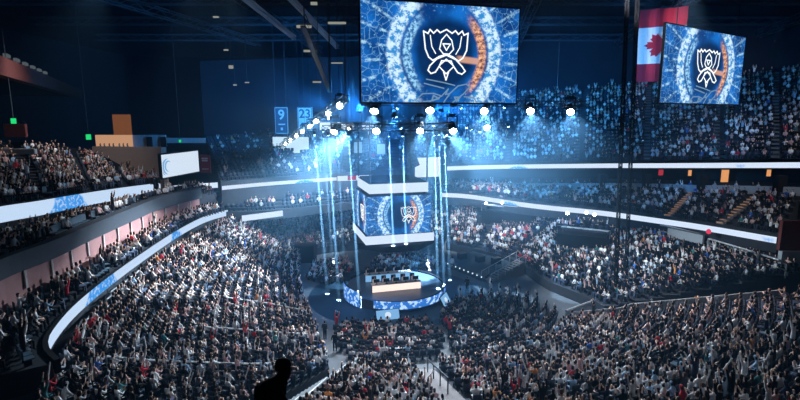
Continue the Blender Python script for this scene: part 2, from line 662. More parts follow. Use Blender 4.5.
# suite floor and dark back wall
mb = MB()
SB = lift(UR, -1.9, 3.2)
SB = resample(SB, len(SP))
for i in range(len(SP) - 1):
    mb.quad(L2[i], L2[i + 1], SB[i + 1], SB[i])
    up = np.array([0, 0, 2.6])
    mb.quad(SB[i], SB[i + 1], SB[i + 1] + up, SB[i] + up)
struct(mb.build('wall_east_suites', M_BLACK))
seats('suite', lift(SP, 0.1, .7), lift(SP, .1, 1.6), 1, .45, gate=lambda x, y, z: not any(abs(pix((x, y, z))[0] - d) < 10 for d in (600, 646, 703, 779)))
U_F = lift(UR, 1.1, .15)
U_B = resample([atd(452, 98, 108), atd(530, 93, 104), atd(600, 88, 98), atd(660, 84, 94), atd(720, 78, 88), atd(830, 66, 80)], len(U_F))
terrace('terrace_east_upper', U_F, U_B, 24)
U_GAPS = (.2, .42, .60, .78, .9)
seats('upper east', U_F, U_B, 24, .72, gaps=U_GAPS, pitch=.58)

# ------------------------------------------------------------------ shell
floor_pts = [(-70, -8), (90, -8), (90, 135), (-70, 135)]
mb = MB(); mb.poly([(x, y, 0) for x, y in floor_pts])
struct(mb.build('floor', M_CONC2))
mb = MB()
mb.lathe([(9.2, .005), (9.2, .012)], (SX, SY, 0), 64)
struct(mb.build('floor_stage', M_VINYL))
mb = MB(); mb.poly([(x, y, 34) for x, y in reversed(floor_pts)])
struct(mb.build('ceiling', M_CEIL))
for nm, a, b in (('wall_west', (-70, -8), (-70, 135)), ('wall_north', (-70, 135), (90, 135)), ('wall_east', (90, 135), (90, -8)), ('wall_south', (90, -8), (-70, -8))):
    mb = MB(); mb.quad((*a, 0), (*b, 0), (*b, 34), (*a, 34))
    struct(mb.build(nm, M_CEIL))
# back walls rising from the upper stands
for nm, L, h in (('wall_east_upper', U_B, 14), ('wall_north_upper', FU_B, 14), ('wall_west_upper', K_B, .9)):
    mb = MB(); wall_strip(mb, L, 0, h, 0, .1)
    struct(mb.build(nm, M_CEIL))


# ------------------------------------------------------------------ ribbons
def board(line, h, mats, label):
    o = ribbon('ribbon_board', line, h, .25, mats)
    tag(o, label, 'led board')
    return o


board(R1_L, .70, [M_BANDB, M_BLACK], 'long pale LED ribbon board curving under the rose panelled club seats')
board(R1_L2, .7, [M_BAND, M_BLACK], 'short pale LED ribbon board at the far corner beside the orange lit post')
board(R1_R, .66, [M_BAND, M_BLACK], 'long curved LED ribbon board above the crowd and below the club seats with orange aisles')
board(UL_1, 1.15, [M_BANDB, M_BLACK], 'pale LED ribbon board along the front of the upper stand by the green exit signs')
board(UL_2, .75, [M_BAND, M_BLACK], 'short pale LED ribbon board under the white hanging corner screen')
board(UF_1, .48, [M_BAND, M_BLACK], 'thin pale LED ribbon board below the hanging number banners')
board(UR, .68, [M_BAND, M_BLACK], 'straight pale LED ribbon board along the front of the big upper stand')


# ------------------------------------------------------------------ LED screens
EMB = [  # emblem outline in the picture's pixels (582 x 400 for one screen)
    ([(224, 104), (240, 112), (247, 97), (260, 110), (272, 97), (284, 107), (306, 94), (327, 107), (339, 97), (350, 110), (364, 97), (371, 112), (386, 104), (382, 170), (368, 200), (352, 212), (330, 196), (307, 188), (282, 196), (258, 212), (243, 200), (231, 170), (224, 104)], 4.6, 1),
    ([(248, 118), (254, 160), (268, 186)], 3.2, 0), ([(362, 118), (356, 160), (342, 186)], 3.2, 0),
    ([(307, 112), (326, 134), (333, 168), (318, 186), (296, 186), (282, 168), (289, 134), (307, 112)], 4., 1),
    ([(294, 148), (321, 148), (307, 172), (294, 148)], 4., 1),
    ([(307, 190), (272, 206), (248, 232), (241, 250), (252, 262), (268, 256), (286, 226), (307, 206)], 4.6, 0),
    ([(307, 190), (342, 206), (366, 232), (378, 250), (366, 262), (350, 256), (330, 226), (307, 206)], 4.6, 0),
    ([(290, 212), (325, 212), (334, 234), (307, 262), (281, 234), (290, 212)], 4., 1),
    ([(298, 256), (307, 286), (316, 256)], 4., 0),
]
EMB2 = [
    ([(196, 366), (222, 340), (262, 338), (292, 348), (262, 366), (226, 370)], 4., 0),
    ([(236, 284), (300, 296), (340, 306)], 4., 0), ([(228, 300), (300, 318)], 4., 0),
    ([(292, 348), (316, 320), (306, 342), (322, 338), (300, 372)], 4., 0),
    ([(322, 338), (352, 308), (384, 300), (396, 312), (372, 340), (334, 372)], 4., 0),
    ([(376, 350), (412, 352), (424, 372)], 4., 0), ([(262, 346), (282, 358), (256, 366), (262, 346)], 5., 0), ([(340, 352), (360, 352), (348, 368), (340, 352)], 5., 0),
]


def outline_mesh(lines, w, h, depth, y, scale=1., off=(0, 0)):
    """Raised strips for the emblem lines, in the screen's local frame (x across, z up, y = -front)."""
    mb = MB()
    sx, sz = w / 570., h / 372.
    for pts, wd, closed in lines:
        P = [Vector(((q[0] - 295) * sx, 0, (187 - q[1]) * sz)) for q in pts]
        for a, b in zip(P, P[1:]):
            d = (b - a)
            L = d.length
            ang = math.atan2(d.z, d.x)
            R = Matrix.Rotation(-ang, 3, 'Y')
            mb.box((a + b) / 2 + Vector((0, y, 0)), (L + wd * sx * .7, depth, wd * sx), R=R)
    return mb


def led_screen(c, w, h, yaw, label, frame=.14, depth=.25, art=M_ART, hang=None, emblem=True):
    root = empty('led_screen', c, label, 'screen', yaw)
    mb = MB(); mb.box((0, depth / 2 + .03, 0), (w + 2 * frame, depth, h + 2 * frame))
    mb.build('housing', M_BLACK, root)
    mb = MB()
    mb.box((0, .01, 0), (w, .04, h))
    mb.quad((-w / 2, -.015, -h / 2), (w / 2, -.015, -h / 2), (w / 2, -.015, h / 2), (-w / 2, -.015, h / 2), 0, [(0, 0), (1, 0), (1, 1), (0, 1)])
    mb.build('display', art, root)
    if emblem:
        outline_mesh(EMB, w, h, .03, -.04).build('emblem', M_EMBLEM, root)
        outline_mesh(EMB2, w, h, .03, -.04).build('emblem_echo', M_EMBLEM2, root)
    if hang:
        for sx in (-.38, .38):
            mb = MB(); mb.tube([(w * sx, depth / 2, h / 2 + frame), (w * sx, depth / 2, hang - c[2])], .06)
            mb.build('hanging_cable', M_STEEL, root)
    return root


def screen_from_px(tl, bl, tr, br, D):
    """Centre, size and yaw of an upright screen from its corner pixels and the distance of its first side."""
    h = (atd(*tl, D) - atd(*bl, D)).length
    hr = abs(tr[1] - br[1]) / abs(tl[1] - bl[1])
    D2 = D / hr
    a = (atd(*tl, D) + atd(*bl, D)) / 2
    b = (atd(*tr, D2) + atd(*br, D2)) / 2
    w = (b.xy - a.xy).length
    c = (a + b) / 2
    return c, w, h, math.atan2(b.y - a.y, b.x - a.x)


c, w, h, yaw = screen_from_px((359.5, -1), (362.5, 102), (517, 9), (518, 103), 42.)
led_screen(c, w, h, yaw, 'huge LED screen hanging over the stage showing a white emblem on blue', hang=33.9)
c, w, h, yaw = screen_from_px((665, 24), (661.5, 103), (744.5, 37), (739.5, 104), 55.)
led_screen(c, w, h, yaw, 'smaller LED screen with white emblem hanging beside the red and white flag', hang=33.9)

# ------------------------------------------------------------------ stage
st = empty('stage', (SX, SY, 0), 'round raised stage ringed by LED panels under the hanging cube', 'stage', AXIS)
mb = MB(); mb.lathe([(5.0, .02), (5.15, .05), (5.15, 1.0), (5.0, 1.05)], (0, 0, 0), 64); mb.build('platform', mat('stage_deck', (.05, .08, .13), .35), st)


def ring_segment(r, a0, a1, z0, z1, thick, mats, name, parent, n=24):
    mb = MB()
    A = [math.radians(a0 + (a1 - a0) * i / n) for i in range(n + 1)]
    P = [(math.cos(a), math.sin(a)) for a in A]
    for i in range(n):
        (c0, s0), (c1, s1) = P[i], P[i + 1]
        u0, u1 = A[i] * r, A[i + 1] * r
        ro = r + thick
        mb.quad((ro * c0, ro * s0, z0), (ro * c1, ro * s1, z0), (ro * c1, ro * s1, z1), (ro * c0, ro * s0, z1), 0, [(u0, 0), (u1, 0), (u1, z1 - z0), (u0, z1 - z0)])
        mb.quad((r * c1, r * s1, z0), (r * c0, r * s0, z0), (r * c0, r * s0, z1), (r * c1, r * s1, z1), 1)
        mb.quad((ro * c0, ro * s0, z1), (ro * c1, ro * s1, z1), (r * c1, r * s1, z1), (r * c0, r * s0, z1), 1)
    for i, s in ((0, 1), (n, -1)):
        cc, ss = P[i]
        q = [(r * cc, r * ss, z0), (r * cc, r * ss, z1), ((r + thick) * cc, (r + thick) * ss, z1), ((r + thick) * cc, (r + thick) * ss, z0)]
        mb.quad(*(q if s > 0 else q[::-1]), 1)
    return mb.build(name, mats, parent)


ring_segment(5.2, -128, -40, .35, 1.15, .2, [M_STAGEBAND, M_BLACK], 'led_ring_panel', st)
ring_segment(5.2, -36, 44, .35, 1.15, .2, [M_STAGEBAND, M_BLACK], 'led_ring_panel', st)
ring_segment(5.2, 52, 140, .35, 1.15, .2, [M_STAGEBAND, M_BLACK], 'led_ring_panel', st)
ring_segment(5.3, 168, 215, .1, 1.7, .2, [M_STAGEBAND, M_BLACK], 'led_ring_panel', st)

# player desks on the stage
DESKS = []
for k, (sy, name) in enumerate(((-1.5, 'player desk facing the main seats with a row of lit monitors'), (1.9, 'player desk at the rear of the stage with a row of lit monitors'))):
    q = Matrix.Rotation(AXIS, 3, 'Z') @ Vector((-.3, sy, 0))
    d = empty('player_desk', (SX + q.x, SY + q.y, 1.05), name, 'desk', AXIS)
    mb = MB(); mb.box((0, 0, .74), (5.2, .8, .06)); mb.build('desktop', mat('desk_top', (.6, .6, .62), .4), d)
    mb = MB(); mb.box((0, -.36, .36), (5.2, .05, .7)); mb.build('front_panel', M_WARMDESK if k == 0 else M_BLUEPANEL, d)
    for sx in (-2.5, 2.5):
        mb = MB(); mb.box((sx, .02, .355), (.08, .7, .71)); mb.build('leg', M_BLACK, d)
    DESKS.append(d)
mnames = ['first', 'second', 'third', 'fourth', 'fifth']
CREW = []
for k, d in enumerate(DESKS):
    for i in range(5):
        x = -2.1 + i * 1.05
        R = Matrix.Rotation(AXIS, 3, 'Z')
        p = Vector(d.location) + R @ Vector((x, -.12, .77))
        mroot = empty('monitor', p, f'{mnames[i]} lit monitor from the curved ribbon side, on the {"main" if k == 0 else "rear"} player desk', 'monitor', AXIS, 'monitors on the player desks')
        mb = MB(); mb.box((0, 0, .01), (.26, .2, .02)); mb.box((0, .02, .12), (.05, .03, .2)); mb.build('foot', M_BLACK, mroot)
        mb = MB(); mb.box((0, 0, .36), (.62, .04, .36)); mb.build('bezel', M_BLACK, mroot)
        mb = MB(); mb.box((0, .026, .36), (.58, .01, .32)); mb.build('screen', M_WARMDESK, mroot)
        CREW.append((Vector(d.location) + R @ Vector((x, .85, 0)), AXIS + PI, f'player in white shirt seated behind the {mnames[i]} monitor from the ribbon side, {"main" if k == 0 else "rear"} desk', 'sit', i))

# hanging cube above the stage
CU = empty('hanging_screen_cube', (SX - .35, SY, 5.9), 'four sided hanging screen cube above the round stage', 'screen', AXIS)
CW, CZ0, CZ1 = 6.5, 1.45, 5.3
mb = MB(); mb.box((0, 0, 3.65), (CW - .9, CW - .9, 6.0)); mb.build('core', M_BLACK, CU)
mb = MB(); mb.lathe([(3.6, -.35), (4.5, -.1), (4.6, .5), (4.3, .55)], (0, 0, 0), 8, R=Matrix.Rotation(PI / 8, 3, 'Z')); mb.build('lower_skirt', M_BLACK, CU)
for i in range(4):
    R = Matrix.Rotation(i * PI / 2, 3, 'Z')
    mb = MB()
    w, z0, z1, y = CW, CZ0, CZ1, -CW / 2
    mb.quad(R @ Vector((-w / 2, y, z0)), R @ Vector((w / 2, y, z0)), R @ Vector((w / 2, y, z1)), R @ Vector((-w / 2, y, z1)), 0, [(0, 0), (1, 0), (1, 1), (0, 1)])
    q = MB(); q.box((0, y + .1, (z0 + z1) / 2), (w - .1, .18, z1 - z0 - .02)); n0 = len(mb.v)
    mb.v += [tuple(R @ Vector(v)) for v in q.v]; mb.f += [tuple(n0 + j for j in f) for f in q.f]; mb.m += [1] * len(q.f)
    scr = mb.build('screen_face', [M_ART, M_BLACK], CU)
    om = outline_mesh(EMB, w * .85, (z1 - z0) * .85, .03, y - .05)
    om.v = [tuple(R @ (Vector(v) + Vector((.12 * w, 0, (z0 + z1) / 2)))) for v in om.v]
    om.build('emblem', M_EMBLEM, scr)
    for (zz, hh, nm, mm, ww) in ((.62, .85, 'lower_led_band', M_BAND, CW + .5), (5.55, .95, 'upper_led_band', M_PANEL, CW - .5)):
        mb = MB()
        yy = -ww / 2
        mb.quad(R @ Vector((-ww / 2, yy, zz)), R @ Vector((ww / 2, yy, zz)), R @ Vector((ww / 2, yy, zz + hh)), R @ Vector((-ww / 2, yy, zz + hh)), 0, [(0, 0), (ww, 0), (ww, hh), (0, hh)])
        q = MB(); q.box((0, yy + .12, zz + hh / 2), (ww - .02, .2, hh)); n0 = len(mb.v)
        mb.v += [tuple(R @ Vector(v)) for v in q.v]; mb.f += [tuple(n0 + j for j in f) for f in q.f]; mb.m += [1] * len(q.f)
        mb.build(nm, [mm, M_BLACK], CU)
for i in range(4):
    a = PI / 4 + i * PI / 2
    mb = MB(); mb.tube([(4.1 * math.cos(a), 4.1 * math.sin(a), 6.6), (4.1 * math.cos(a), 4.1 * math.sin(a), 12.5)], .08)
    mb.build('hanging_cable', M_STEEL, CU)


# ------------------------------------------------------------------ trusses
def truss_mesh(a, b, s=.55, bay=1.0, r=.045):
    a, b = Vector(a), Vector(b)
    d = (b - a); L = d.length; d.normalize()
    up = Vector((0, 0, 1)) if abs(d.z) < .9 else Vector((0, 1, 0))
    e = d.cross(up).normalized() * s / 2; g = e.cross(d).normalized() * s / 2
    cor = [e + g, e - g, -e - g, -e + g]
    ch = MB(); br = MB()
    for c in cor: ch.tube([a + c, b + c], r, 5)
    n = max(1, int(L / bay))
    for i in range(n):
        p, q = a + d * (L * i / n), a + d * (L * (i + 1) / n)
        for k in range(4):
            c0, c1 = cor[k], cor[(k + 1) % 4]
            if i % 2: c0, c1 = c1, c0
            br.tube([p + c0, q + c1], r * .6, 4)
    return ch, br


def truss(a, b, label, s=.55, bay=1.0, r=.045, m=M_STEEL, name='lighting_truss', cat='truss', hang=True, group=None):
    root = empty(name, (0, 0, 0), label, cat, group=group)
    ch, br = truss_mesh(a, b, s, bay, r)
    ch.build('chord', m, root); br.build('bracing', m, root)
    if hang:
        for t in (.15, .85):
            p = Vector(a).lerp(Vector(b), t)
            mb = MB(); mb.tube([p + Vector((0, 0, s / 2)), (p.x, p.y, 33.9)], .03, 4); mb.build('hanging_cable', M_STEEL, root)
    return root


# ring truss above the cube
rt = empty('ring_truss', (SX, SY, 17.6), 'round truss ring carrying lamps above the hanging cube', 'truss', AXIS)
for rr, zz in ((6.4, 0), (6.4, .6), (5.8, 0), (5.8, .6)):
    mb = MB(); mb.tube([(rr * math.cos(2 * PI * i / 40), rr * math.sin(2 * PI * i / 40), zz) for i in range(40)], .06, 5, closed=True)
    mb.build('chord', M_STEEL, rt)
mb = MB()
for i in range(40):
    a, b = 2 * PI * i / 40, 2 * PI * (i + 1) / 40
    mb.tube([(6.4 * math.cos(a), 6.4 * math.sin(a), 0), (6.4 * math.cos(b), 6.4 * math.sin(b), .6)], .03, 4)
    mb.tube([(5.8 * math.cos(a), 5.8 * math.sin(a), .6), (6.4 * math.cos(b), 6.4 * math.sin(b), .6)], .03, 4)
mb.build('bracing', M_STEEL, rt)
for i in range(4):
    a = PI / 4 + i * PI / 2
    mb = MB(); mb.tube([(6.1 * math.cos(a), 6.1 * math.sin(a), .6), (6.1 * math.cos(a), 6.1 * math.sin(a), 16.2)], .04, 4)
    mb.build('hanging_cable', M_STEEL, rt)

truss(atd(362, 102.5, 47), atd(585, 104, 56), 'straight lamp truss crossing just below the huge LED screen')
truss(atd(346, 98, 47), atd(281, 146, 78), 'sloping lamp truss running down towards the number banners')
truss(atd(322, 128, 58), atd(500, 125, 60), 'second lamp truss behind the round truss ring')


# ------------------------------------------------------------------ lamps
N_LAMP = [0]
lamp_src = None


def lamp(p, target, label, energy, size=60., col=(.68, .84, 1.), blend=.6, rad=.12, lens=M_LENS, scale=1.0, group='stage lamps on the trusses', light=True, rod=False):
    """A moving-head stage lamp with its own spot light."""
    p = Vector(p); t = Vector(target)
    root = empty('stage_lamp', p, label, 'lamp', group=None)
    d = (t - p).normalized()
    R = d.to_track_quat('-Z', 'Y').to_matrix()
    s = scale
    mb = MB(); mb.box((0, 0, .55 * s), (.3 * s, .3 * s, .16 * s)); mb.box((-.24 * s, 0, .28 * s), (.05 * s, .12 * s, .6 * s)); mb.box((.24 * s, 0, .28 * s), (.05 * s, .12 * s, .6 * s)); mb.box((0, 0, .5 * s), (.5 * s, .14 * s, .06 * s))
    mb.build('yoke', M_BLACK, root)
    mb = MB(); mb.lathe([(.10 * s, .30 * s), (.17 * s, .24 * s), (.19 * s, 0), (.21 * s, -.24 * s), (.2 * s, -.27 * s)], (0, 0, 0), 12, R=R)
    mb.build('head', M_BLACK, root)
    mb = MB(); mb.lathe([(.17 * s, -.268 * s), (.17 * s, -.285 * s), (.1 * s, -.30 * s)], (0, 0, 0), 12, R=R)
    mb.build('lens', lens, root)
    if rod:
        mb = MB(); mb.tube([(0, 0, .6 * s), (0, 0, 33.9 - p.z)], .03, 5); mb.build('hanging_rod', M_STEEL, root)
    if light:
        ld = bpy.data.lights.new('lamp_light', 'SPOT')
        ld.energy = energy; ld.color = col; ld.spot_size = math.radians(size); ld.spot_blend = blend; ld.shadow_soft_size = rad
        lo = bpy.data.objects.new('lamp_light', ld); COL.objects.link(lo)
        lo.location = p + d * (.34 * s)
        lo.rotation_euler = d.to_track_quat('-Z', 'Y').to_euler()
    return root


WHT, BLU = (.66, .84, 1.), (.04, .36, 1.)
# bright row on the truss below the screen, aimed at the near and far crowd
row1 = [(375, 104, 47.6), (430, 104, 49.8), (484, 105, 52.), (530, 105.5, 54.), (570, 106.5, 55.6)]
aims1 = [at(330, 350, 3), at(430, 370, 3), at(500, 370, 3), at(560, 350, 4), at(600, 340, 4)]
nm1 = ORD
POW = 16000
for i, (r, a) in enumerate(zip(row1, aims1)):
    lamp(atd(r[0], r[1] + 2.5, r[2]), a, f'{nm1[i]} glowing lamp from the number banner side, on the truss below the huge screen', POW, 60, scale=2.2)
row2 = [(336, 126, 50.), (377, 125.5, 48.2), (420, 125, 48.), (452, 125, 48.4), (486, 123, 58)]
aims2 = [at(230, 330, 3), at(330, 370, 3), at(420, 380, 2), at(520, 350, 3), at(560, 340, 3)]
for i, (r, a) in enumerate(zip(row2, aims2)):
    lamp(atd(r[0], r[1] + 2, r[2]), a, f'{nm1[i]} glowing lamp from the number banner side, on the rig above the hanging cube', POW * .8, 60, scale=2.0)
row3 = [(340, 103, 49.), (329, 111, 54), (317, 119, 59), (310, 124.5, 63), (303, 129.5, 66), (297, 134, 69), (291, 138.5, 72), (286, 142, 75)]
aims3 = [(-4, 0, 6), (-8, 0, 6), (-10, 0, 8), (0, 0, 10), (-10, 0, 10), (-15, 0, 10), (-15, 0, 10), (-15, 0, 10)]
for i, (r, a) in enumerate(zip(row3, aims3)):
    lamp(atd(r[0], r[1] + 1.5, r[2]), a, f'{nm1[i] if i < 5 else ORD[i]} glowing lamp down the sloping truss from the screen', POW * (.3 if i < 3 else .05), 50, scale=1.7 - .06 * i)

# crowd lamps added to brighten the side stands and the far end
for i, (p, a, e, side) in enumerate([(atd(350, 132, 51), at(170, 300, 3), 75000, 'stand under the curved ribbon'), (atd(345, 134, 60), at(210, 245, 3), 32000, 'stand under the curved ribbon'),
                                     (atd(445, 134, 52), at(620, 265, 4), 34000, 'far lower stand'), (atd(470, 128, 60), at(540, 240, 3), 24000, 'far lower stand'), (atd(330, 118, 56), at(70, 175, 14), 9000, 'upper stand by the exit signs'),
                                     (atd(372, 132, 64), at(300, 225, 3), 22000, 'far end of the hall'), (atd(440, 130, 64), at(480, 225, 3), 26000, 'far end beside the broadcast platforms'), (atd(350, 128, 50), at(200, 370, 3), 30000, 'lowest rail under the curved ribbon')]):
    lamp(p, a, f'{nm1[i]} added crowd lamp on the rig, turned to the {side}', e, 56 if i != 5 else 70, scale=.8)

# thin vertical beams round the stage
beams = [((313, 140), (327.5, 294)), ((327, 140), (339, 300)), ((336, 140), (344, 262)), ((347, 150), (360, 307)), ((388, 150), (396, 308)),
         ((402, 150), (408, 306)), ((434, 150), (438, 298)), ((438, 150), (444.5, 295)), ((443, 150), (450, 280)), ((426, 170), (429, 270)), ((322, 150), (333, 268))]
for i, (tp, bp) in enumerate(beams):
    g = at(*bp, .02)
    p = atd(tp[0], 120, g.y)
    p.x = g.x + (p.x - g.x) * .9; p.z = 17.2
    lamp(p, g, f'{nth(i)} narrow beam lamp in the circle above the stage floor', 1.4e7, 1.5, (.8, .9, 1.), .25, .03, M_LENSB, .7)

# visible soft cones
cones = [((434, 124), (428, 185), 15, 230000), ((505, 106), (478, 160), 16, 60000), ((460, 107), (490, 135), 18, 40000), ((467, 126), (455, 160), 14, 50000),
         ((480, 130), (478, 165), 12, 40000), ((508, 125), (517, 150), 12, 30000), ((398, 107), (385, 135), 14, 40000), ((400, 127), (415, 150), 12, 50000), ((341, 104), (300, 160), 15, 60000), ((312, 123), (322, 180), 10, 60000)]
for i, (a, b, sz, e) in enumerate(cones):
    p = atd(*a, 57); q = atd(*b, 56.)
    lamp(p, q, f'{nth(i)} soft beam lamp hanging between the trusses', e, sz, (.45, .72, 1.), .5, .05, M_LENSB, .8)

# blue washes into the haze: up between the roof steel, and down over the stage
wash = [((SX - 3, SY + 4, 20), (-24, 95, 21), 100000, 70), ((SX + 4, SY + 4, 20), (22, 98, 22), 110000, 66), ((SX, SY + 5, 20), (0, 98, 21), 120000, 60),
        ((SX + 6, SY, 20), (45, 66, 26), 40000, 60), ((SX - 6, SY, 20), (-35, 66, 24), 30000, 60), ((SX, SY - 6, 19), (SX - 6, SY, 0), 22000, 60), ((SX, SY + 6.5, 19), (SX + 4, SY + 4, 0), 22000, 60),
        ((SX - 4, SY + 6, 19.5), (-14, 95, 12), 22000, 90), ((SX + 5, SY + 4, 19.5), (40, 92, 14), 26000, 100)]
for i, (p, t, e, sz) in enumerate(wash):
    lamp(p, t, f'{nth(i)} blue wash lamp in the middle of the rig', e, sz, BLU, .8, .3, M_LENSB, 1.)
# added white roof lamps, unseen, to brighten the nearer stands, flag and suites
for i, (p, t, e) in enumerate([((8, 30, 31), (10, 26, 4), 4000), ((24, 44, 31), (22.5, 38.5, 4), 42000), ((-14, 38, 31), (-14, 44, 3), 24000), ((-26, 46, 31), (-36, 50, 13), 9000), ((17, 42, 30.5), (33, 63, 27), 20000), ((44, 40, 31), (46, 62, 9), 9000)]):
    lamp(p, t, f'{nth(i)} added white roof lamp high over the nearer stands', e, (75, 44, 75, 75, 26, 75)[i], (1., .9, .9) if i in (1, 2) else (.95, .95, 1.), .8, .3, M_LENS, 1., rod=True)


# ------------------------------------------------------------------ people
SKINS = [mat('skin_fair', (.62, .42, .34), .6, var=0), mat('skin_tan', (.46, .29, .21), .6, var=0), mat('skin_deep', (.20, .12, .09), .6, var=0)]
HAIRS = [mat('hair_black', (.012, .011, .012), .6, var=0), mat('hair_brown', (.06, .035, .022), .6, var=0)]
TOPS = [('black', (.008, .008, .010), .36), ('charcoal', (.04, .042, .05), .10), ('navy', (.015, .022, .05), .07), ('white', (.86, .86, .88), .22), ('pale grey', (.52, .54, .58), .14),
        ('dusty pink', (.56, .36, .36), .07), ('red', (.55, .025, .05), .026), ('light blue', (.28, .44, .62), .03), ('orange', (.6, .22, .06), .006), ('teal', (.04, .2, .22), .008), ('blue', (.03, .12, .42), .012)]
TOPM = [mat('cloth_' + t[0].replace(' ', '_'), t[1], .85, var=0) for t in TOPS]
PANTS = [mat('trousers_black', (.014, .015, .02), .8, var=0), mat('trousers_denim', (.05, .075, .13), .8, var=0)]
SHOE = mat('shoes_pale', (.4, .4, .4), .6, var=0)
ALLM = SKINS + HAIRS + TOPM + PANTS
top_p = np.array([t[2] for t in TOPS]); top_p /= top_p.sum()

# poses: joints of the arms (one side, x mirrored) relative to the seat point; facing +y
ARMS = {
    'hands in lap': ((.18, .02, .97), (.215, .10, .72), (.10, .30, .62)),
    'arms raised high': ((.18, .02, .98), (.215, .10, 1.24), (.19, .16, 1.52)),
    'clapping': ((.18, .02, .97), (.21, .20, .80), (.04, .38, 1.0)),
    'hands near face': ((.18, .02, .97), (.21, .24, .86), (.08, .34, 1.14)),
    'bent forward': ((.18, .16, .90), (.21, .30, .66), (.08, .40, .58)),
}
POSES = list(ARMS) + ['standing arms raised']


def low_person(pose):
    """Small figure for the crowd: (verts, faces, part) with part 0 skin 1 hair 2 top 3 trousers."""
    V, Fc, Pt = [], [], []
    stand = pose.startswith('standing')
    lean = .14 if pose == 'bent forward' else 0.
    base = .42 if not stand else .88

    def loft(rings, n, parts, hairback=False):
        i0 = len(V)
        for (x, y, z, a, b) in rings:
            for q in range(n):
                t = 2 * PI * (q + .5) / n
                V.append((x + a * math.cos(t), y + b * math.sin(t), z))
        for k in range(len(rings) - 1):
            for q in range(n):
                w = (q + 1) % n
                Fc.append((i0 + k * n + q, i0 + k * n + w, i0 + (k + 1) * n + w, i0 + (k + 1) * n + q))
                p = parts[k]
                if p == 'head':
                    p = 1 if math.sin(2 * PI * (q + 1) / n) < .35 else 0
                Pt.append(p)
        Fc.append(tuple(i0 + q for q in reversed(range(n)))); Pt.append(parts[0])
        Fc.append(tuple(i0 + (len(rings) - 1) * n + q for q in range(n))); Pt.append(1)

    def ly(z): return lean * max(0, (z - base)) / .5
    z = base
    R = [(0, ly(z), z, .165, .13), (0, ly(z + .2), z + .2, .15, .10), (0, ly(z + .42), z + .42, .19, .115), (0, ly(z + .54), z + .54, .185, .085), (0, ly(z + .6), z + .6, .07, .065),
         (0, ly(z + .66), z + .66, .06, .06), (0, ly(z + .7) + .02, z + .69, .07, .085), (0, ly(z + .78) + .015, z + .78, .082, .10), (0, ly(z + .86) + .005, z + .87, .072, .085), (0, ly(z + .9), z + .92, .03, .04)]
    loft(R, 6, [2, 2, 2, 2, 0, 0, 'head', 'head', 1])

    def limb(pts, rad, parts, n=4):
        i0 = len(V)
        P = [Vector(p) for p in pts]
        for k, p in enumerate(P):
            d = (P[min(k + 1, len(P) - 1)] - P[max(k - 1, 0)]).normalized()
            up = Vector((1, 0, 0)) if abs(d.x) < .9 else Vector((0, 0, 1))
            e = d.cross(up).normalized(); g = e.cross(d)
            for q in range(n):
                t = 2 * PI * q / n
                V.append(tuple(p + (e * math.cos(t) + g * math.sin(t)) * rad[k]))
        for k in range(len(P) - 1):
            for q in range(n):
                w = (q + 1) % n
                Fc.append((i0 + k * n + q, i0 + k * n + w, i0 + (k + 1) * n + w, i0 + (k + 1) * n + q)); Pt.append(parts[k])
        Fc.append(tuple(i0 + (len(P) - 1) * n + q for q in range(n))); Pt.append(parts[-1])
    arm = ARMS['arms raised high'] if stand else ARMS[pose]
    dz = base - .42
    for s in (-1, 1):
        J = [(s * a[0], a[1], a[2] + dz) for a in arm]
        mid = tuple((Vector(J[1]) + Vector(J[2])) / 2)
        limb([J[0], J[1], mid, J[2]], [.06, .05, .042, .045], [2, 2, 0])
        if stand:
            limb([(s * .09, 0, .9), (s * .1, .02, .48), (s * .1, 0, .05), (s * .1, .16, .03)], [.09, .065, .05, .04], [3, 3, 3])
        else:
            limb([(s * .09, .02, .48), (s * .12, .40, .50), (s * .11, .40, .06), (s * .11, .52, .03)], [.085, .07, .05, .04], [3, 3, 3])
    return np.array(V), Fc, np.array(Pt)


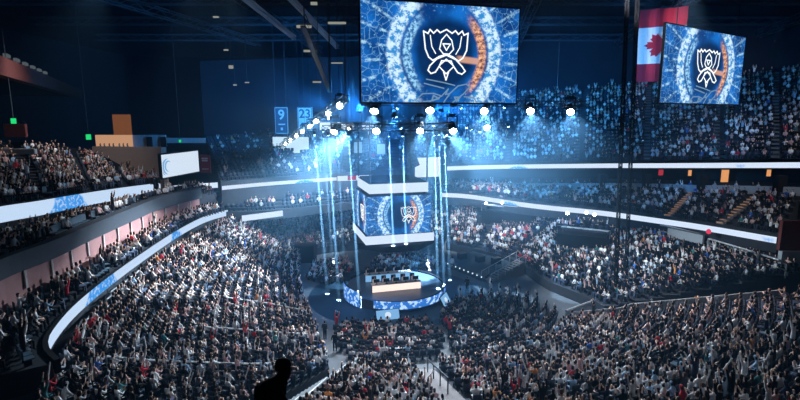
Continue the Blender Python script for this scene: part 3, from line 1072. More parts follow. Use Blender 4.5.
def skin_person(pose, name):
    """One continuous figure grown over a skeleton; slots: skin, hair, top, trousers."""
    stand = pose.startswith('standing')
    lean = .14 if pose == 'bent forward' else 0.
    dz = .46 if stand else 0.
    ly = lambda z: lean * max(0, z - .42 - dz) / .5
    vs, rad, es = [], [], []

    def add(p, r, par=None):
        vs.append(p); rad.append(r)
        if par is not None: es.append((par, len(vs) - 1))
        return len(vs) - 1
    pel = add((0, ly(.5 + dz), .50 + dz), (.15, .12))
    wai = add((0, ly(.68 + dz), .68 + dz), (.145, .105), pel)
    che = add((0, ly(.88 + dz), .88 + dz), (.165, .115), wai)
    nec = add((0, ly(1.03 + dz), 1.03 + dz), (.06, .06), che)
    jaw = add((0, ly(1.1 + dz) + .02, 1.11 + dz), (.072, .08), nec)
    hed = add((0, ly(1.2 + dz) + .015, 1.21 + dz), (.088, .102), jaw)
    top = add((0, ly(1.27 + dz), 1.29 + dz), (.062, .07), hed)
    arm = ARMS['arms raised high'] if stand else ARMS[pose]
    for s in (-1, 1):
        sh = add((s * .17, arm[0][1], arm[0][2] + dz - .02), (.07, .07), che)
        el = add((s * arm[1][0], arm[1][1], arm[1][2] + dz), (.048, .048), sh)
        a, b = Vector(arm[1]), Vector(arm[2])
        wr = a.lerp(b, .8)
        wr = add((s * wr.x, wr.y, wr.z + dz), (.034, .034), el)
        d = (b - a).normalized()
        hd = add((s * b.x, b.y, b.z + dz), (.045, .03), wr)
        e = b + d * .09
        add((s * e.x, e.y, e.z + dz), (.03, .018), hd)
        th = b + Vector((-.05, 0, .03)) + d * .02
        add((s * th.x, th.y, th.z + dz), (.016, .016), hd)
        if stand:
            hp = add((s * .09, 0, .84), (.095, .1), pel)
            kn = add((s * .1, .02, .48), (.065, .07), hp); an = add((s * .1, 0, .09), (.045, .05), kn); add((s * .11, .15, .04), (.045, .035), an)
        else:
            hp = add((s * .09, .06, .50), (.095, .09), pel)
            kn = add((s * .12, .38, .51), (.066, .066), hp); an = add((s * .11, .35, .09), (.045, .05), kn); add((s * .11, .46, .04), (.045, .035), an)
    me = bpy.data.meshes.new(name)
    me.from_pydata(vs, es, [])
    o = bpy.data.objects.new(name, me); COL.objects.link(o)
    me.skin_vertices or None
    o.modifiers.new('skin', 'SKIN')
    for i, d in enumerate(me.skin_vertices[0].data):
        d.radius = rad[i]; d.use_root = (i == 0)
    sub = o.modifiers.new('sub', 'SUBSURF'); sub.levels = sub.render_levels = 1
    dg = bpy.context.evaluated_depsgraph_get()
    out = bpy.data.meshes.new_from_object(o.evaluated_get(dg), depsgraph=dg)
    bpy.data.objects.remove(o)
    out.name = name
    for m in (SKINS[0], HAIRS[0], TOPM[0], PANTS[0]): out.materials.append(m)
    A, B = Vector(arm[1]), Vector(arm[2])
    for p in out.polygons:
        c = p.center.copy(); p.use_smooth = True
        c.z -= dz
        k = 2
        if c.z > 1.05 and abs(c.x) < .13 and c.y < .2:
            k = 0
            if c.z > 1.23 or c.y < ly(1.2) + .03 - .0 and c.z > 1.08: k = 1
        elif (not stand and c.z < .58 and c.y > -.2 and (c.y > .1 or c.z < .48) and not (abs(c.x) < .22 and c.z > .56 and c.y > .2)) or (stand and c.z < .42):
            k = 3
        q = Vector((abs(c.x), c.y, c.z))
        tt = (q - A).dot(B - A) / (B - A).length_squared
        if tt > .45 and (q - A.lerp(B, min(tt, 1.3))).length < .075: k = 0
        p.material_index = k
    return out


def stand_person():
    ARMS['hands at sides'] = ((.20, 0, .97), (.25, -.02, .70), (.24, .05, .46))
    keep = ARMS['arms raised high']
    ARMS['arms raised high'] = ARMS['hands at sides']
    m = skin_person('standing', 'standing_person')
    ARMS['arms raised high'] = keep
    del ARMS['hands at sides']
    return m


STAND_MESH = stand_person()
SKIN_MESH = {p: skin_person(p, 'spectator_' + p.replace(' ', '_')) for p in POSES}

# choose who is an individual: the ones that show largest
occ = []
for s in SEATS:
    x, y, z, ang, stand, row, seat, full = s
    px, py = pix((x, y, z + 1.1))
    px2, py2 = pix((x, y, z + .5))
    depth = -(CAM_RI @ (Vector((x, y, z + 1)) - EYE)).z
    if not (-30 < px < 830 and py2 > -20 and py < 425): continue
    occ.append((depth, px, py, s))
print('seats in view', len(occ), 'full', sum(1 for o in occ if o[3][7]))
full = sorted([o for o in occ if o[3][7]], key=lambda o: o[0])
inside = [o for o in full if 3 < o[1] < 797 and 5 < o[2] < 396]
indiv = inside[:300]
ind_set = {id(o[3]) for o in indiv}


def pick_pose(stand):
    r = random.random()
    if stand in ('south', 'west', 'west far', 'east', 'floor'):
        return np.random.choice(len(POSES), p=[.44, .09, .2, .1, .13, .04])
    return np.random.choice(len(POSES), p=[.55, .06, .14, .07, .16, .02])


np.random.seed(5)
OUTFITS = {}
PERSONS = []
STAND_WORDS = {
    'south': 'near stand', 'west': 'below curved ribbon', 'west far': 'past the lowest rail', 'club': 'below rose panels', 'east': 'far lower stand',
    'loge': 'behind grey parapet', 'upper west': 'by exit signs'}
used = set()
for depth, px, py, s in indiv:
    x, y, z, ang, stand, row, seat, f = s
    pi = int(pick_pose(stand)); pose = POSES[pi]
    ti = int(np.random.choice(len(TOPS), p=top_p)); sk = int(np.random.choice(3, p=[.6, .28, .12])); ha = int(random.random() < .35)
    o = bpy.data.objects.new('person', SKIN_MESH[pose]); COL.objects.link(o)
    o.location = (x, y, z); sc = random.uniform(.94, 1.06)
    o.scale = (sc, sc, sc); o.rotation_euler = (0, 0, ang + random.uniform(-.25, .25))
    for i, m in enumerate((SKINS[sk], HAIRS[ha], TOPM[ti], PANTS[random.random() < .4])):
        o.material_slots[i].link = 'OBJECT'; o.material_slots[i].material = m
    lab = f'person in {TOPS[ti][0]} top {pose}, {nth(seat)} in {nth(row)} row, {STAND_WORDS.get(stand, "in the crowd")}'
    tag(o, lab, 'person', 'spectators in the nearer rows')
    PERSONS.append((o, ti, pose, stand, row, seat, s))

# players and crew on the stage
for (p, a, lab, kind, i) in CREW:
    o = bpy.data.objects.new('person', SKIN_MESH['hands in lap']); COL.objects.link(o)
    o.location = p; o.rotation_euler = (0, 0, a)
    for k, m in enumerate((SKINS[i % 2], HAIRS[0], TOPM[3], PANTS[0])):
        o.material_slots[k].link = 'OBJECT'; o.material_slots[k].material = m
    tag(o, lab, 'person', 'players on the stage')
    ch = empty('gaming_chair', p, f'dark high backed chair of the {lab.split("seated ")[1]}', 'chair', a, 'chairs at the player desks')
    mb = MB(); mb.box((0, .06, .38), (.5, .5, .08)); mb.build('seat', M_BLACK, ch)
    mb = MB(); mb.box((0, -.26, .82), (.5, .1, .85)); mb.build('backrest', M_BLACK, ch)
    mb = MB(); mb.lathe([(.26, 0.005), (.26, .04), (.04, .07), (.04, .35)], (0, .05, 0), 10); mb.build('pedestal', M_STEEL, ch)


# the rest of the crowd as one mass
def crowd_mesh(people, name):
    TV, TF, TM = [], [], []
    by = {}
    for p in people: by.setdefault(p[0], []).append(p)
    off = 0
    loops, starts, totals, mi = [], [], [], []
    for pi, lst in by.items():
        V, Fc, Pt = low_person(POSES[pi])
        n = len(lst)
        X = np.array([(q[1], q[2], q[3]) for q in lst]); A = np.array([q[4] for q in lst]); S = np.array([q[5] for q in lst])
        ca, sa = np.cos(A), np.sin(A)
        vx = (V[None, :, 0] * ca[:, None] - V[None, :, 1] * sa[:, None]) * S[:, None] + X[:, 0:1]
        vy = (V[None, :, 0] * sa[:, None] + V[None, :, 1] * ca[:, None]) * S[:, None] + X[:, 1:2]
        vz = V[None, :, 2] * S[:, None] + X[:, 2:3]
        TV.append(np.stack([vx, vy, vz], 2).reshape(-1, 3))
        flat = np.concatenate([np.array(f) for f in Fc]); cnt = np.array([len(f) for f in Fc])
        loops.append((flat[None, :] + (np.arange(n) * len(V))[:, None] + off).ravel())
        totals.append(np.tile(cnt, n))
        mm = np.array([q[6] for q in lst])          # n x 4 material per part
        mi.append(mm[:, Pt].ravel())
        off += n * len(V)
    TV = np.concatenate(TV); loops = np.concatenate(loops); totals = np.concatenate(totals); mi = np.concatenate(mi)
    me = bpy.data.meshes.new(name)
    me.vertices.add(len(TV)); me.vertices.foreach_set('co', TV.astype(np.float32).ravel())
    me.loops.add(len(loops)); me.loops.foreach_set('vertex_index', loops.astype(np.int32))
    me.polygons.add(len(totals))
    me.polygons.foreach_set('loop_start', np.r_[0, np.cumsum(totals)[:-1]].astype(np.int32))
    me.polygons.foreach_set('material_index', mi.astype(np.int32))
    for m in ALLM: me.materials.append(m)
    me.update(calc_edges=True)
    o = bpy.data.objects.new(name, me); COL.objects.link(o)
    return o


def outfit(stand):
    sk = int(np.random.choice(3, p=[.6, .28, .12])); ha = 3 + int(random.random() < .35)
    ti = 5 + int(np.random.choice(len(TOPS), p=top_p)); pa = 5 + len(TOPS) + int(random.random() < .4)
    return (sk, ha, ti, pa)


# floor seats
FLOOR_BLOCKS = [
    [(331, 324), (350, 318), (388, 320), (428, 317), (436, 323), (447, 338), (438, 350), (408, 355), (385, 361), (352, 362)],
    [(441, 312), (452, 299), (480, 291), (512, 286), (545, 302), (568, 318), (548, 332), (510, 345), (478, 352), (455, 346), (446, 326)],
    [(307, 276), (312, 262), (345, 256), (352, 266), (340, 276), (322, 278)],
    [(372, 262), (380, 254), (430, 253), (440, 262), (410, 266)],
]


def inside_poly(p, poly):
    r = False
    n = len(poly)
    for i in range(n):
        a, b = poly[i], poly[(i + 1) % n]
        if (a[1] > p[1]) != (b[1] > p[1]) and p[0] < (b[0] - a[0]) * (p[1] - a[1]) / (b[1] - a[1]) + a[0]:
            r = not r
    return r


floor_people = []
for bi, bl in enumerate(FLOOR_BLOCKS):
    W = [at(*q, .9).xy for q in bl]
    r = 6.5
    while r < 17.2:
        k = int(2 * PI * r / .58)
        for j in range(k):
            a = 2 * PI * j / k
            p = (SX + r * math.cos(a), SY + r * math.sin(a))
            if inside_poly(p, W) and random.random() < .93:
                SEATS.append((p[0], p[1], .012 if r < 9.2 else 0., a + PI / 2, 'floor', 0, 0, True))
                occ.append((50, *pix((p[0], p[1], 1)), SEATS[-1]))
        r += .92

people = []
for depth, px, py, s in occ:
    if id(s) in ind_set or not s[7]: continue
    x, y, z, ang, stand, row, seat, f = s
    people.append((int(pick_pose(stand)), x, y, z, ang + random.uniform(-.25, .25), random.uniform(.93, 1.07), outfit(stand)))
print('crowd', len(people))
cr = crowd_mesh(people, 'crowd')
tag(cr, 'dense crowd of seated spectators filling all the farther stands and the floor rows', 'crowd', kind='stuff')

# seats: empty ones that show large are things, the rest one mass
seat_shape = MB()
seat_shape.box((0, .02, .365), (.46, .42, .05)); seat_shape.box((0, -.23, .62), (.46, .05, .48)); seat_shape.box((0, -.02, .17), (.08, .3, .34))
free = sorted([o for o in occ if not o[3][7] and 2 < o[1] < 798 and 5 < o[2] < 398], key=lambda o: o[0])
fset = {id(o[3]) for o in free[:150]}
proto = None
SEATW = {'south': 'in the near stand', 'west': 'in the stand below the curved ribbon', 'club': 'below the rose panels', 'loge': 'behind the grey parapet'}
back_me = MB(); back_me.box((0, -.23, .62), (.46, .05, .48)); pan_me = MB(); pan_me.box((0, .02, .365), (.46, .42, .05)); ped = MB(); ped.box((0, -.02, .17), (.08, .3, .34))
for i, (dp, px, py, s) in enumerate(free[:150]):
    x, y, z, ang, stand, row, seat, f = s
    lab = f'empty folding seat, {nth(seat)} in {nth(row)} row {SEATW.get(stand, "of the stands")}'
    if proto is None:
        proto = empty('stadium_seat', (x, y, z), lab, 'seat', ang, 'empty seats in the nearer rows')
        back_me.build('backrest', M_SEATB, proto); pan_me.build('seat_pan', M_SEATB, proto); ped.build('pedestal', M_BLACK, proto)
    else:
        c = copy_tree(proto); c.location = (x, y, z); c.rotation_euler = (0, 0, ang); c['label'] = lab
V0 = np.array(seat_shape.v); F0 = np.array(seat_shape.f)
rest = [o[3] for o in occ if id(o[3]) not in fset]
X = np.array([(s[0], s[1], s[2]) for s in rest]); A = np.array([s[3] for s in rest])
ca, sa = np.cos(A), np.sin(A)
VV = np.stack([V0[None, :, 0] * ca[:, None] - V0[None, :, 1] * sa[:, None] + X[:, 0:1], V0[None, :, 0] * sa[:, None] + V0[None, :, 1] * ca[:, None] + X[:, 1:2], V0[None, :, 2] + X[:, 2:3]], 2).reshape(-1, 3)
FF = (F0[None] + (np.arange(len(rest)) * len(V0))[:, None, None]).reshape(-1)
me = bpy.data.meshes.new('stadium_seating')
me.vertices.add(len(VV)); me.vertices.foreach_set('co', VV.astype(np.float32).ravel())
me.loops.add(len(FF)); me.loops.foreach_set('vertex_index', FF.astype(np.int32))
me.polygons.add(len(FF) // 4); me.polygons.foreach_set('loop_start', (np.arange(len(FF) // 4) * 4).astype(np.int32))
me.materials.append(M_SEAT); me.update(calc_edges=True)
o = bpy.data.objects.new('stadium_seating', me); COL.objects.link(o)
tag(o, 'rows of dark folding seats under and among the farther crowd', 'seating', kind='stuff')

# ------------------------------------------------------------------ things set on the stands: found by looking from the camera spot
from mathutils.bvhtree import BVHTree


def tree_of(names):
    V, Fs = [], []
    for o in bpy.data.objects:
        if o.type == 'MESH' and any(o.name.startswith(n) for n in names):
            b = len(V)
            V += [v.co.copy() for v in o.data.vertices]; Fs += [tuple(b + i for i in p.vertices) for p in o.data.polygons]
    return BVHTree.FromPolygons(V, Fs)


GROUND = tree_of(['terrace', 'floor'])


def hit(px, py):
    d = ray(px, py).normalized()
    r = GROUND.ray_cast(EYE, d)
    return r[0]


def down(x, y, z=40):
    r = GROUND.ray_cast(Vector((x, y, z)), Vector((0, 0, -1)))
    return r[0].z if r[0] else 0.


def rail(pts, label, h=1.0, step=1.2, panel=None, m=M_RAIL, r=.045, mid=1, name='guard_rail'):
    """Posts with a top rail (and middle rail or panel) along points on the ground."""
    P = [Vector(p) for p in pts]
    root = empty(name, P[0], label, 'rail')
    o0 = P[0]
    Q = [p - o0 for p in P]
    mb = MB(); mb.tube([q + Vector((0, 0, h)) for q in Q], r * 1.3, 6); mb.build('top_rail', m, root)
    for k in range(mid):
        mb = MB(); mb.tube([q + Vector((0, 0, h * (k + 1) / (mid + 1))) for q in Q], r, 5); mb.build('middle_rail', m, root)
    d = [0]
    for a, b in zip(Q, Q[1:]): d.append(d[-1] + (b - a).length)
    n = max(1, int(d[-1] / step)); posts = []
    for i in range(n + 1):
        t = d[-1] * i / n
        k = max(j for j in range(len(d) - 1) if d[j] <= t + 1e-6)
        p = Q[k].lerp(Q[k + 1], (t - d[k]) / max(d[k + 1] - d[k], 1e-6)); posts.append(p)
        mb = MB(); mb.tube([p + Vector((0, 0, -.02)), p + Vector((0, 0, h))], r, 5); mb.build('post', m, root)
    if panel:
        for a, b in zip(posts, posts[1:]):
            e = (b - a).normalized() * .05
            nrm = Vector((-e.y, e.x, 0)).normalized() * .012
            mb = MB()
            c = [a + e, b - e]
            z0, z1 = Vector((0, 0, .1)), Vector((0, 0, h - .06))
            f = [c[0] + z0, c[1] + z0, c[1] + z1, c[0] + z1]
            mb.quad(*[p + nrm for p in f]); mb.quad(*[p - nrm for p in reversed(f)])
            for i in range(4):
                j = (i + 1) % 4
                mb.quad(f[j] + nrm, f[i] + nrm, f[i] - nrm, f[j] - nrm)
            mb.build('panel', panel, root)
    return root


def rail_px(pxs, label, n=10, **k):
    pts = []
    for (a, b) in zip(pxs, pxs[1:]):
        for i in range(n):
            pts.append(hit(a[0] + (b[0] - a[0]) * i / n, a[1] + (b[1] - a[1]) * i / n))
    pts.append(hit(*pxs[-1]))
    return rail([p for p in pts if p], label, **k)


def line_rail(a, b, n=12, **k):
    """Rail between two plan points, following the ground."""
    pts = []
    for i in range(n + 1):
        p = Vector(a).lerp(Vector(b), i / n)
        pts.append((p.x, p.y, down(p.x, p.y)))
    return pts


# rails in the lower stand on the left
rail_px([(228, 309), (268, 314), (309, 322)], 'grey guard rail crossing the stand below the curved ribbon, topmost of three')
rail_px([(196, 340), (250, 343), (318, 347)], 'grey guard rail crossing the stand below the curved ribbon, middle of three')
rail_px([(108, 374), (150, 377), (192, 378), (250, 379), (282, 377)], 'grey guard rail crossing the stand below the curved ribbon, lowest of three')
rail_px([(84, 356), (88, 336), (100, 322), (112, 310)], 'grey framed rail curving beside the blue end of the ribbon', mid=1, step=1.6)
rail_px([(112, 306), (130, 292), (140, 283)], 'short grey framed rail beyond the curving one beside the ribbon', mid=1, step=1.6)

# stair with pale railings beside the near stand
ra = hit(364, 372); rb = (SX + 31 * math.cos(math.radians(N_A0 + .3)), SY + 31 * math.sin(math.radians(N_A0 + .3)))
pa = (SX + 18.2 * math.cos(math.radians(N_A0 + .6)), SY + 18.2 * math.sin(math.radians(N_A0 + .6)))
rail(line_rail((*pa, 0), (*rb, 0)), 'long pale stair railing running down beside the near stand', h=1.05, step=.9, panel=M_GLASS_RAIL)
pa2 = (SX + 18.2 * math.cos(math.radians(N_A0 - 3.6)), SY + 18.2 * math.sin(math.radians(N_A0 - 3.6)))
rb2 = (SX + 29 * math.cos(math.radians(N_A0 - 3.6)), SY + 29 * math.sin(math.radians(N_A0 - 3.6)))
# the stair itself between stand and left stand
mb = MB()
for k in range(24):
    r0 = 18 + k * .55
    z = NZ0 + NSL * (r0 - NR0) * .9
    a0, a1 = math.radians(N_A0 - 4.), math.radians(N_A0 - .1)
    p = [(SX + r0 * math.cos(a1), SY + r0 * math.sin(a1)), (SX + r0 * math.cos(a0), SY + r0 * math.sin(a0)),
         (SX + (r0 + .55) * math.cos(a0), SY + (r0 + .55) * math.sin(a0)), (SX + (r0 + .55) * math.cos(a1), SY + (r0 + .55) * math.sin(a1))]
    mb.prism(p, 0, z)
struct(mb.build('floor_stair', mat('stair_concrete', (.15, .165, .18), .8)))

# pale stair aisle in the near stand
mb = MB()
aa = math.radians(AISLE_A)
for k in range(N_ROWS * 2):
    r0 = NR0 + k * (NR1 - NR0) / N_ROWS / 2
    r1 = r0 + (NR1 - NR0) / N_ROWS / 2
    z = NZ0 + NSL * (r0 - NR0) + .02
    w0 = .75
    dr = Vector((math.cos(aa), math.sin(aa), 0)); dn = Vector((-dr.y, dr.x, 0))
    c0 = Vector((SX, SY, 0)) + dr * r0; c1 = Vector((SX, SY, 0)) + dr * r1
    mb.prism([tuple((c0 + dn * w0).xy), tuple((c0 - dn * w0).xy), tuple((c1 - dn * w0).xy), tuple((c1 + dn * w0).xy)][::-1], z - .12, z + .16 * (k % 2) * 0 + .03)
struct(mb.build('floor_aisle', M_STAIR))
for s, nm in ((-1, 'side towards the tunnel'), (1, 'side away from the tunnel')):
    pts = []
    for i in range(8):
        p = Vector((SX, SY, 0)) + dr * (19 + i * .9) + dn * (.1 * s)
        pts.append((p.x, p.y, NZ0 + NSL * (19 + i * .9 - NR0) + .05))
    if s == 1:
        rail(pts, 'dark centre handrail along the pale stair aisle of the near stand', h=.95, step=1.8, mid=0, m=M_STEEL)

# tunnel mouth by the aisle
tn = hit(394, 366)
t0 = empty('tunnel_entrance', (tn.x, tn.y, 0), 'boxed tunnel entrance with pale blue lit walls in the middle of the near stand', 'entrance', math.atan2(tn.y - SY, tn.x - SX) + PI / 2)
for sx in (-1.15, 1.15):
    mb = MB(); mb.prism([(sx - .1, -2.2), (sx + .1, -2.2), (sx + .1, 1.2), (sx - .1, 1.2)], 0, tn.z + .7); mb.build('side_wall', M_FASCIA, t0)
mb = MB(); mb.box((0, 1.15, (tn.z + .9) / 2), (2.2, .12, tn.z + .9)); mb.build('rear_wall', M_GLASS_RAIL, t0)

# right stand: framed rails under the ribbon
rail_px([(630, 232), (665, 238), (699, 247)], 'grey framed rail below the ribbon and the pale sill, first of two', mid=1, step=2.6, h=1.5, r=.075)
rail_px([(707, 252), (745, 264), (785, 278)], 'grey framed rail beside the red lamp under the ribbon, second of two', mid=1, step=2.6, h=1.5, r=.075)
# corner passage between right stand and near stand
mp = [(SX + 18.6 * math.cos(math.radians(N_A1 - .3)), SY + 18.6 * math.sin(math.radians(N_A1 - .3))), (SX + 33 * math.cos(math.radians(N_A1 - .3)), SY + 33 * math.sin(math.radians(N_A1 - .3)))]
rail(line_rail((*mp[0], 0), (*mp[1], 0), 16), 'pale panelled railing along the edge of the near stand over the passage', h=1.05, step=1.3, panel=M_GLASS_RAIL)
pq = [at(573, 314, .05), at(650, 287, .05), at(622, 283, .05), at(566, 305, .05)]
q = [at(566, 308, 1.2), at(612, 293, 1.2)]
wl = empty('ramp_parapet', (0, 0, 0), 'pale parapet along the sunken passage beside the far lower stand', 'parapet')
mb = MB(); mb.tube([at(566, 311, .9), at(590, 302, .9), at(618, 294, .9), at(636, 287, 1.6), at(652, 300, 1.6)], .12, 5); mb.build('coping', M_PALEWALL, wl)
mb = MB()
L = [at(566, 311, .9), at(590, 302, .9), at(618, 294, .9)]
for a, b in zip(L, L[1:]):
    t_ = (b - a); t_.z = 0; nn = Vector((-t_.y, t_.x, 0)).normalized() * .06
    mb.prism([tuple((a - nn).xy), tuple((b - nn).xy), tuple((b + nn).xy), tuple((a + nn).xy)], 0., .95)
mb.build('upstand', M_GLASS_RAIL, wl)

# bright access stair bridging the floor and the far lower stand
sa, sb = at(486, 281, .1), at(521, 261, 1.5)
stair = empty('access_stair', (sa.x, sa.y, 0), 'pale lit access stair climbing from the floor into the far lower stand', 'stair')
mb = MB()
dv = (sb - sa); L_ = Vector((dv.x, dv.y, 0)).length; du = Vector((dv.x, dv.y, 0)).normalized(); dn_ = Vector((-du.y, du.x, 0))
for k in range(12):
    c = du * (L_ * (k + .5) / 12)
    mb.box((c.x, c.y, .1 + 1.4 * (k + 1) / 12 / 2), (L_ / 12 * .98, 1.3, .1 + 1.4 * (k + 1) / 12), math.atan2(du.y, du.x))
mb.build('flight', M_STAIR, stair)
for s in (-.75, .75):
    mb = MB(); mb.tube([dn_ * s + Vector((0, 0, 1.1)), Vector((dv.x, dv.y, 2.5)) + dn_ * s], .04); 
    for k in range(6):
        c = Vector((dv.x, dv.y, 1.4)) * (k / 5) + dn_ * s
        mb.tube([c, c + Vector((0, 0, 1.08))], .03, 4)
    mb.build('handrail', M_RAIL, stair)

# dark equipment riser with a row of edge lamps
EQ = [at(446, 262, .6), at(478, 249.5, .6), at(512, 262, .6), at(484, 277, .6)]
cx = sum(p.x for p in EQ) / 4; cyy = sum(p.y for p in EQ) / 4
eq = empty('equipment_riser', (cx, cyy, 0), 'low dark riser beside the stage with a row of small edge lamps', 'riser')
mb = MB(); mb.prism([(p.x - cx, p.y - cyy) for p in (EQ[0], EQ[3], EQ[2], EQ[1])], .0, .6); mb.build('deck', mat('riser_deck', (.04, .06, .08), .5), eq)
mb = MB()
for k in range(9):
    p = EQ[0].lerp(EQ[3], (k + .5) / 9)
    mb.box((p.x - cx - .03, p.y - cyy - .05, .5), (.13, .13, .13))
mb.build('edge_light', glow('edge_lamp_light', (.6, .8, 1.), 1.2), eq)
for (x, y) in ((462, 259), (480, 262), (496, 264)):
    p = at(x, y, .6)
    b = empty('flight_case', (p.x, p.y, .6), {462: 'dark flight case on the equipment riser, nearest the stage', 480: 'dark flight case in the middle of the equipment riser', 496: 'dark flight case on the equipment riser, by the pale stair'}[x].replace('nearest the stage', 'at the stage end'), 'case', .5)
    mb = MB(); mb.box((0, 0, .42), (1.1, .7, .7)); mb.build('body', M_BLACK, b)
    mb = MB(); mb.box((0, 0, .80), (1.14, .74, .08)); mb.build('lid', M_STEEL, b)
    for cxx in (-.45, .45):
        for cyx in (-.25, .25):
            mb = MB(); mb.lathe([(.05, 0), (.05, .07)], (cxx, cyx, 0), 8); mb.build('caster', M_STEEL, b)


def platform_box(x0, y0, x1, y1, zb, zt, dep, label, name='camera_platform', m=M_BLACK, cat='platform', yaw=0., desk=True):
    g = hit((x0 + x1) / 2, y1)
    D_ = g.y
    a, b = atd(x0, y1, D_), atd(x1, y1, D_)
    zb = g.z - .6; zt = atd(x0, y0, D_).z - (1.0 if desk else 0)
    a.z = b.z = zb
    c = (a + b) / 2
    root = empty(name, (c.x, c.y, zb), label, cat, yaw)
    w_ = (b - a).length
    mb = MB(); mb.box((0, dep / 2, (zt - zb) / 2), (w_, dep, zt - zb)); mb.build('base', m, root)
    if desk:
        mb = MB(); mb.box((0, dep * .4, zt - zb + .7), (w_ * .9, .7, .05)); mb.build('desktop', M_PALEWALL, root)
        for sx in (-.42, .42):
            mb = MB(); mb.box((w_ * sx, dep * .4, zt - zb + .34), (.06, .6, .67)); mb.build('leg', M_STEEL, root)
        mb = MB(); mb.tube([(-w_ / 2, .05, zt - zb), (-w_ / 2, .05, zt - zb + 1.0), (w_ / 2, .05, zt - zb + 1.0), (w_ / 2, .05, zt - zb)], .03, 5); mb.build('guard_rail', M_RAIL, root)
    return root


platform_box(480, 206, 533, 224, 2.2, 4.6, 2.6, 'dark broadcast platform with a pale desk high in the far lower stand', yaw=-.5)
platform_box(557, 228, 607, 247, 2.0, 4.4, 2.6, 'dark broadcast platform nearer the framed rails in the far lower stand', yaw=-.5)
platform_box(294, 246, 314, 263, .0, 2.2, 2., 'dark camera box at the front of the stand under the curved ribbon', desk=False)
for i, (x, y, s) in enumerate([(486, 203, 'at the desk end'), (502, 202.5, 'at the far end'), (567, 213, 'first of three'), (586, 212.5, 'middle of three'), (594, 214.5, 'last of three')]):
    pl = bpy.data.objects['camera_platform' if i < 2 else 'camera_platform.001']
    p = atd(x, y, pl.location.y + 1.0)
    wl_ = empty('work_lamp', p, f'small glowing work lamp over the {"high" if i < 2 else "lower"} broadcast platform, {s}', 'lamp')
    mb = MB(); mb.tube([(0, 0, -(p.z - pl.location.z - 2.4)), (0, 0, .1)], .03, 5); mb.build('stem', M_STEEL, wl_)
    mb = MB(); mb.lathe([(.05, -.16), (.17, -.1), (.19, 0), (.12, .12), (.03, .16)], (0, -.12, 0), 10); mb.build('bulb', M_LENS, wl_)

# dark red wall at the right edge, below the club seats
p0, p1 = atd(784, 221, 47), atd(784, 251, 47)
mb = MB(); mb.box((p0.x + 2.2, 47.3, (p0.z + p1.z) / 2), (4.4, .4, p0.z - p1.z)); struct(mb.build('wall_east_portal', M_DARKRED))
mb = MB(); mb.box((p0.x + 2.2, 47.2, p1.z - .8), (4.0, .5, 1.6)); struct(mb.build('trim_4', M_PALEWALL))

# pale sill with people behind the first framed rail
pa_, pb_ = at(668, 236, 5.0), at(703, 244, 5.0)
if pa_ and pb_:
    c = (pa_ + pb_) / 2
    v = empty('vomitory_front', (c.x, c.y, c.z), 'pale curved sill under the ribbon above the first framed rail', 'wall panel', math.atan2(pb_.y - pa_.y, pb_.x - pa_.x))
    mb = MB(); mb.box((0, 0, .5), ((pb_ - pa_).length, .3, 1.)); mb.build('panel', M_PALEWALL, v)
    mb = MB(); mb.box((0, 0, 1.03), ((pb_ - pa_).length + .1, .4, .07)); mb.build('cap', M_CONC2, v)

# orange lit aisles in the club seats on the right
def strip_stair(a, b, n, w_, m, name, edge=None):
    a, b = Vector(a), Vector(b)
    d = (b - a); u_ = Vector((d.x, d.y, 0)); L = u_.length; u_.normalize()
    ang = math.atan2(u_.y, u_.x)
    mb = MB(); eb = MB()
    for k in range(n):
        c = a + d * ((k + .5) / n)
        mb.box((c.x, c.y, c.z + .02), (L / n, w_, .22), ang)
        if edge: eb.box((c.x - u_.x * L / n * .5, c.y - u_.y * L / n * .5, c.z + .1), (.06, w_ * .9, .07), ang)
    o = struct(mb.build(name, m))
    if edge: struct(eb.build('trim_5', edge))
    return o


M_OSTEP = glow('orange_step_light', (.95, .5, .25), .35)
for (x0, y0, x1, y1) in ((664, 213, 694, 195), (720, 223, 764, 200)):
    sF = min(range(len(MR_F)), key=lambda i: abs(pix(MR_F[i])[0] - x0)); sB = min(range(len(MR_B)), key=lambda i: abs(pix(MR_B[i])[0] - x1))
    strip_stair(MR_F[sF], MR_B[sB], 12, .8, M_STAIR, 'floor_club_aisle', M_OSTEP)
for k, g in enumerate((.12, .24, .33)):
    i = int(g * (len(MR_F) - 1)); j = min(len(MR_B) - 1, i + 3)
    strip_stair(MR_F[i], MR_B[j], 10, .7, M_STAIR, 'floor_club_aisle')
for g in U_GAPS:
    i = int(g * (len(U_F) - 1))
    strip_stair(U_F[i], U_B[i], 26, .8, M_CONC2, 'floor_upper_aisle')

# lit pillars and signs in the suite band
for i, (x, y, w_, h_, m, lab) in enumerate([(725, 176, 8, 13, M_ORANGE, 'wide orange lit pillar in the suites under the straight ribbon'),
                                             (690, 173, 3.5, 6, M_ORANGE, 'narrow orange lit pillar in the suites between the red sign and the wide pillar'),
                                             (769, 173, 4.5, 7, M_ORANGE, 'orange lit pillar in the suites beyond the wide one'),
                                             (661, 172.5, 5, 6, M_REDGLOW, 'small red lit sign in the suites under the straight ribbon')]):
    k = min(range(len(SB)), key=lambda i: abs(pix(SB[i])[0] - x))
    D = SB[k][1] - 1.0
    p = atd(x, y, D); s_ = D / F_PX
    r_ = empty('lit_pillar' if i < 3 else 'lit_sign', p, lab, 'pillar' if i < 3 else 'sign')
    mb = MB(); mb.box((0, .2, 0), (w_ * s_, .3, h_ * s_)); mb.build('casing', M_BLACK, r_)
    mb = MB(); mb.box((0, .03, 0), (w_ * s_ * .92, .05, h_ * s_ * .95)); mb.build('lit_face', m, r_)
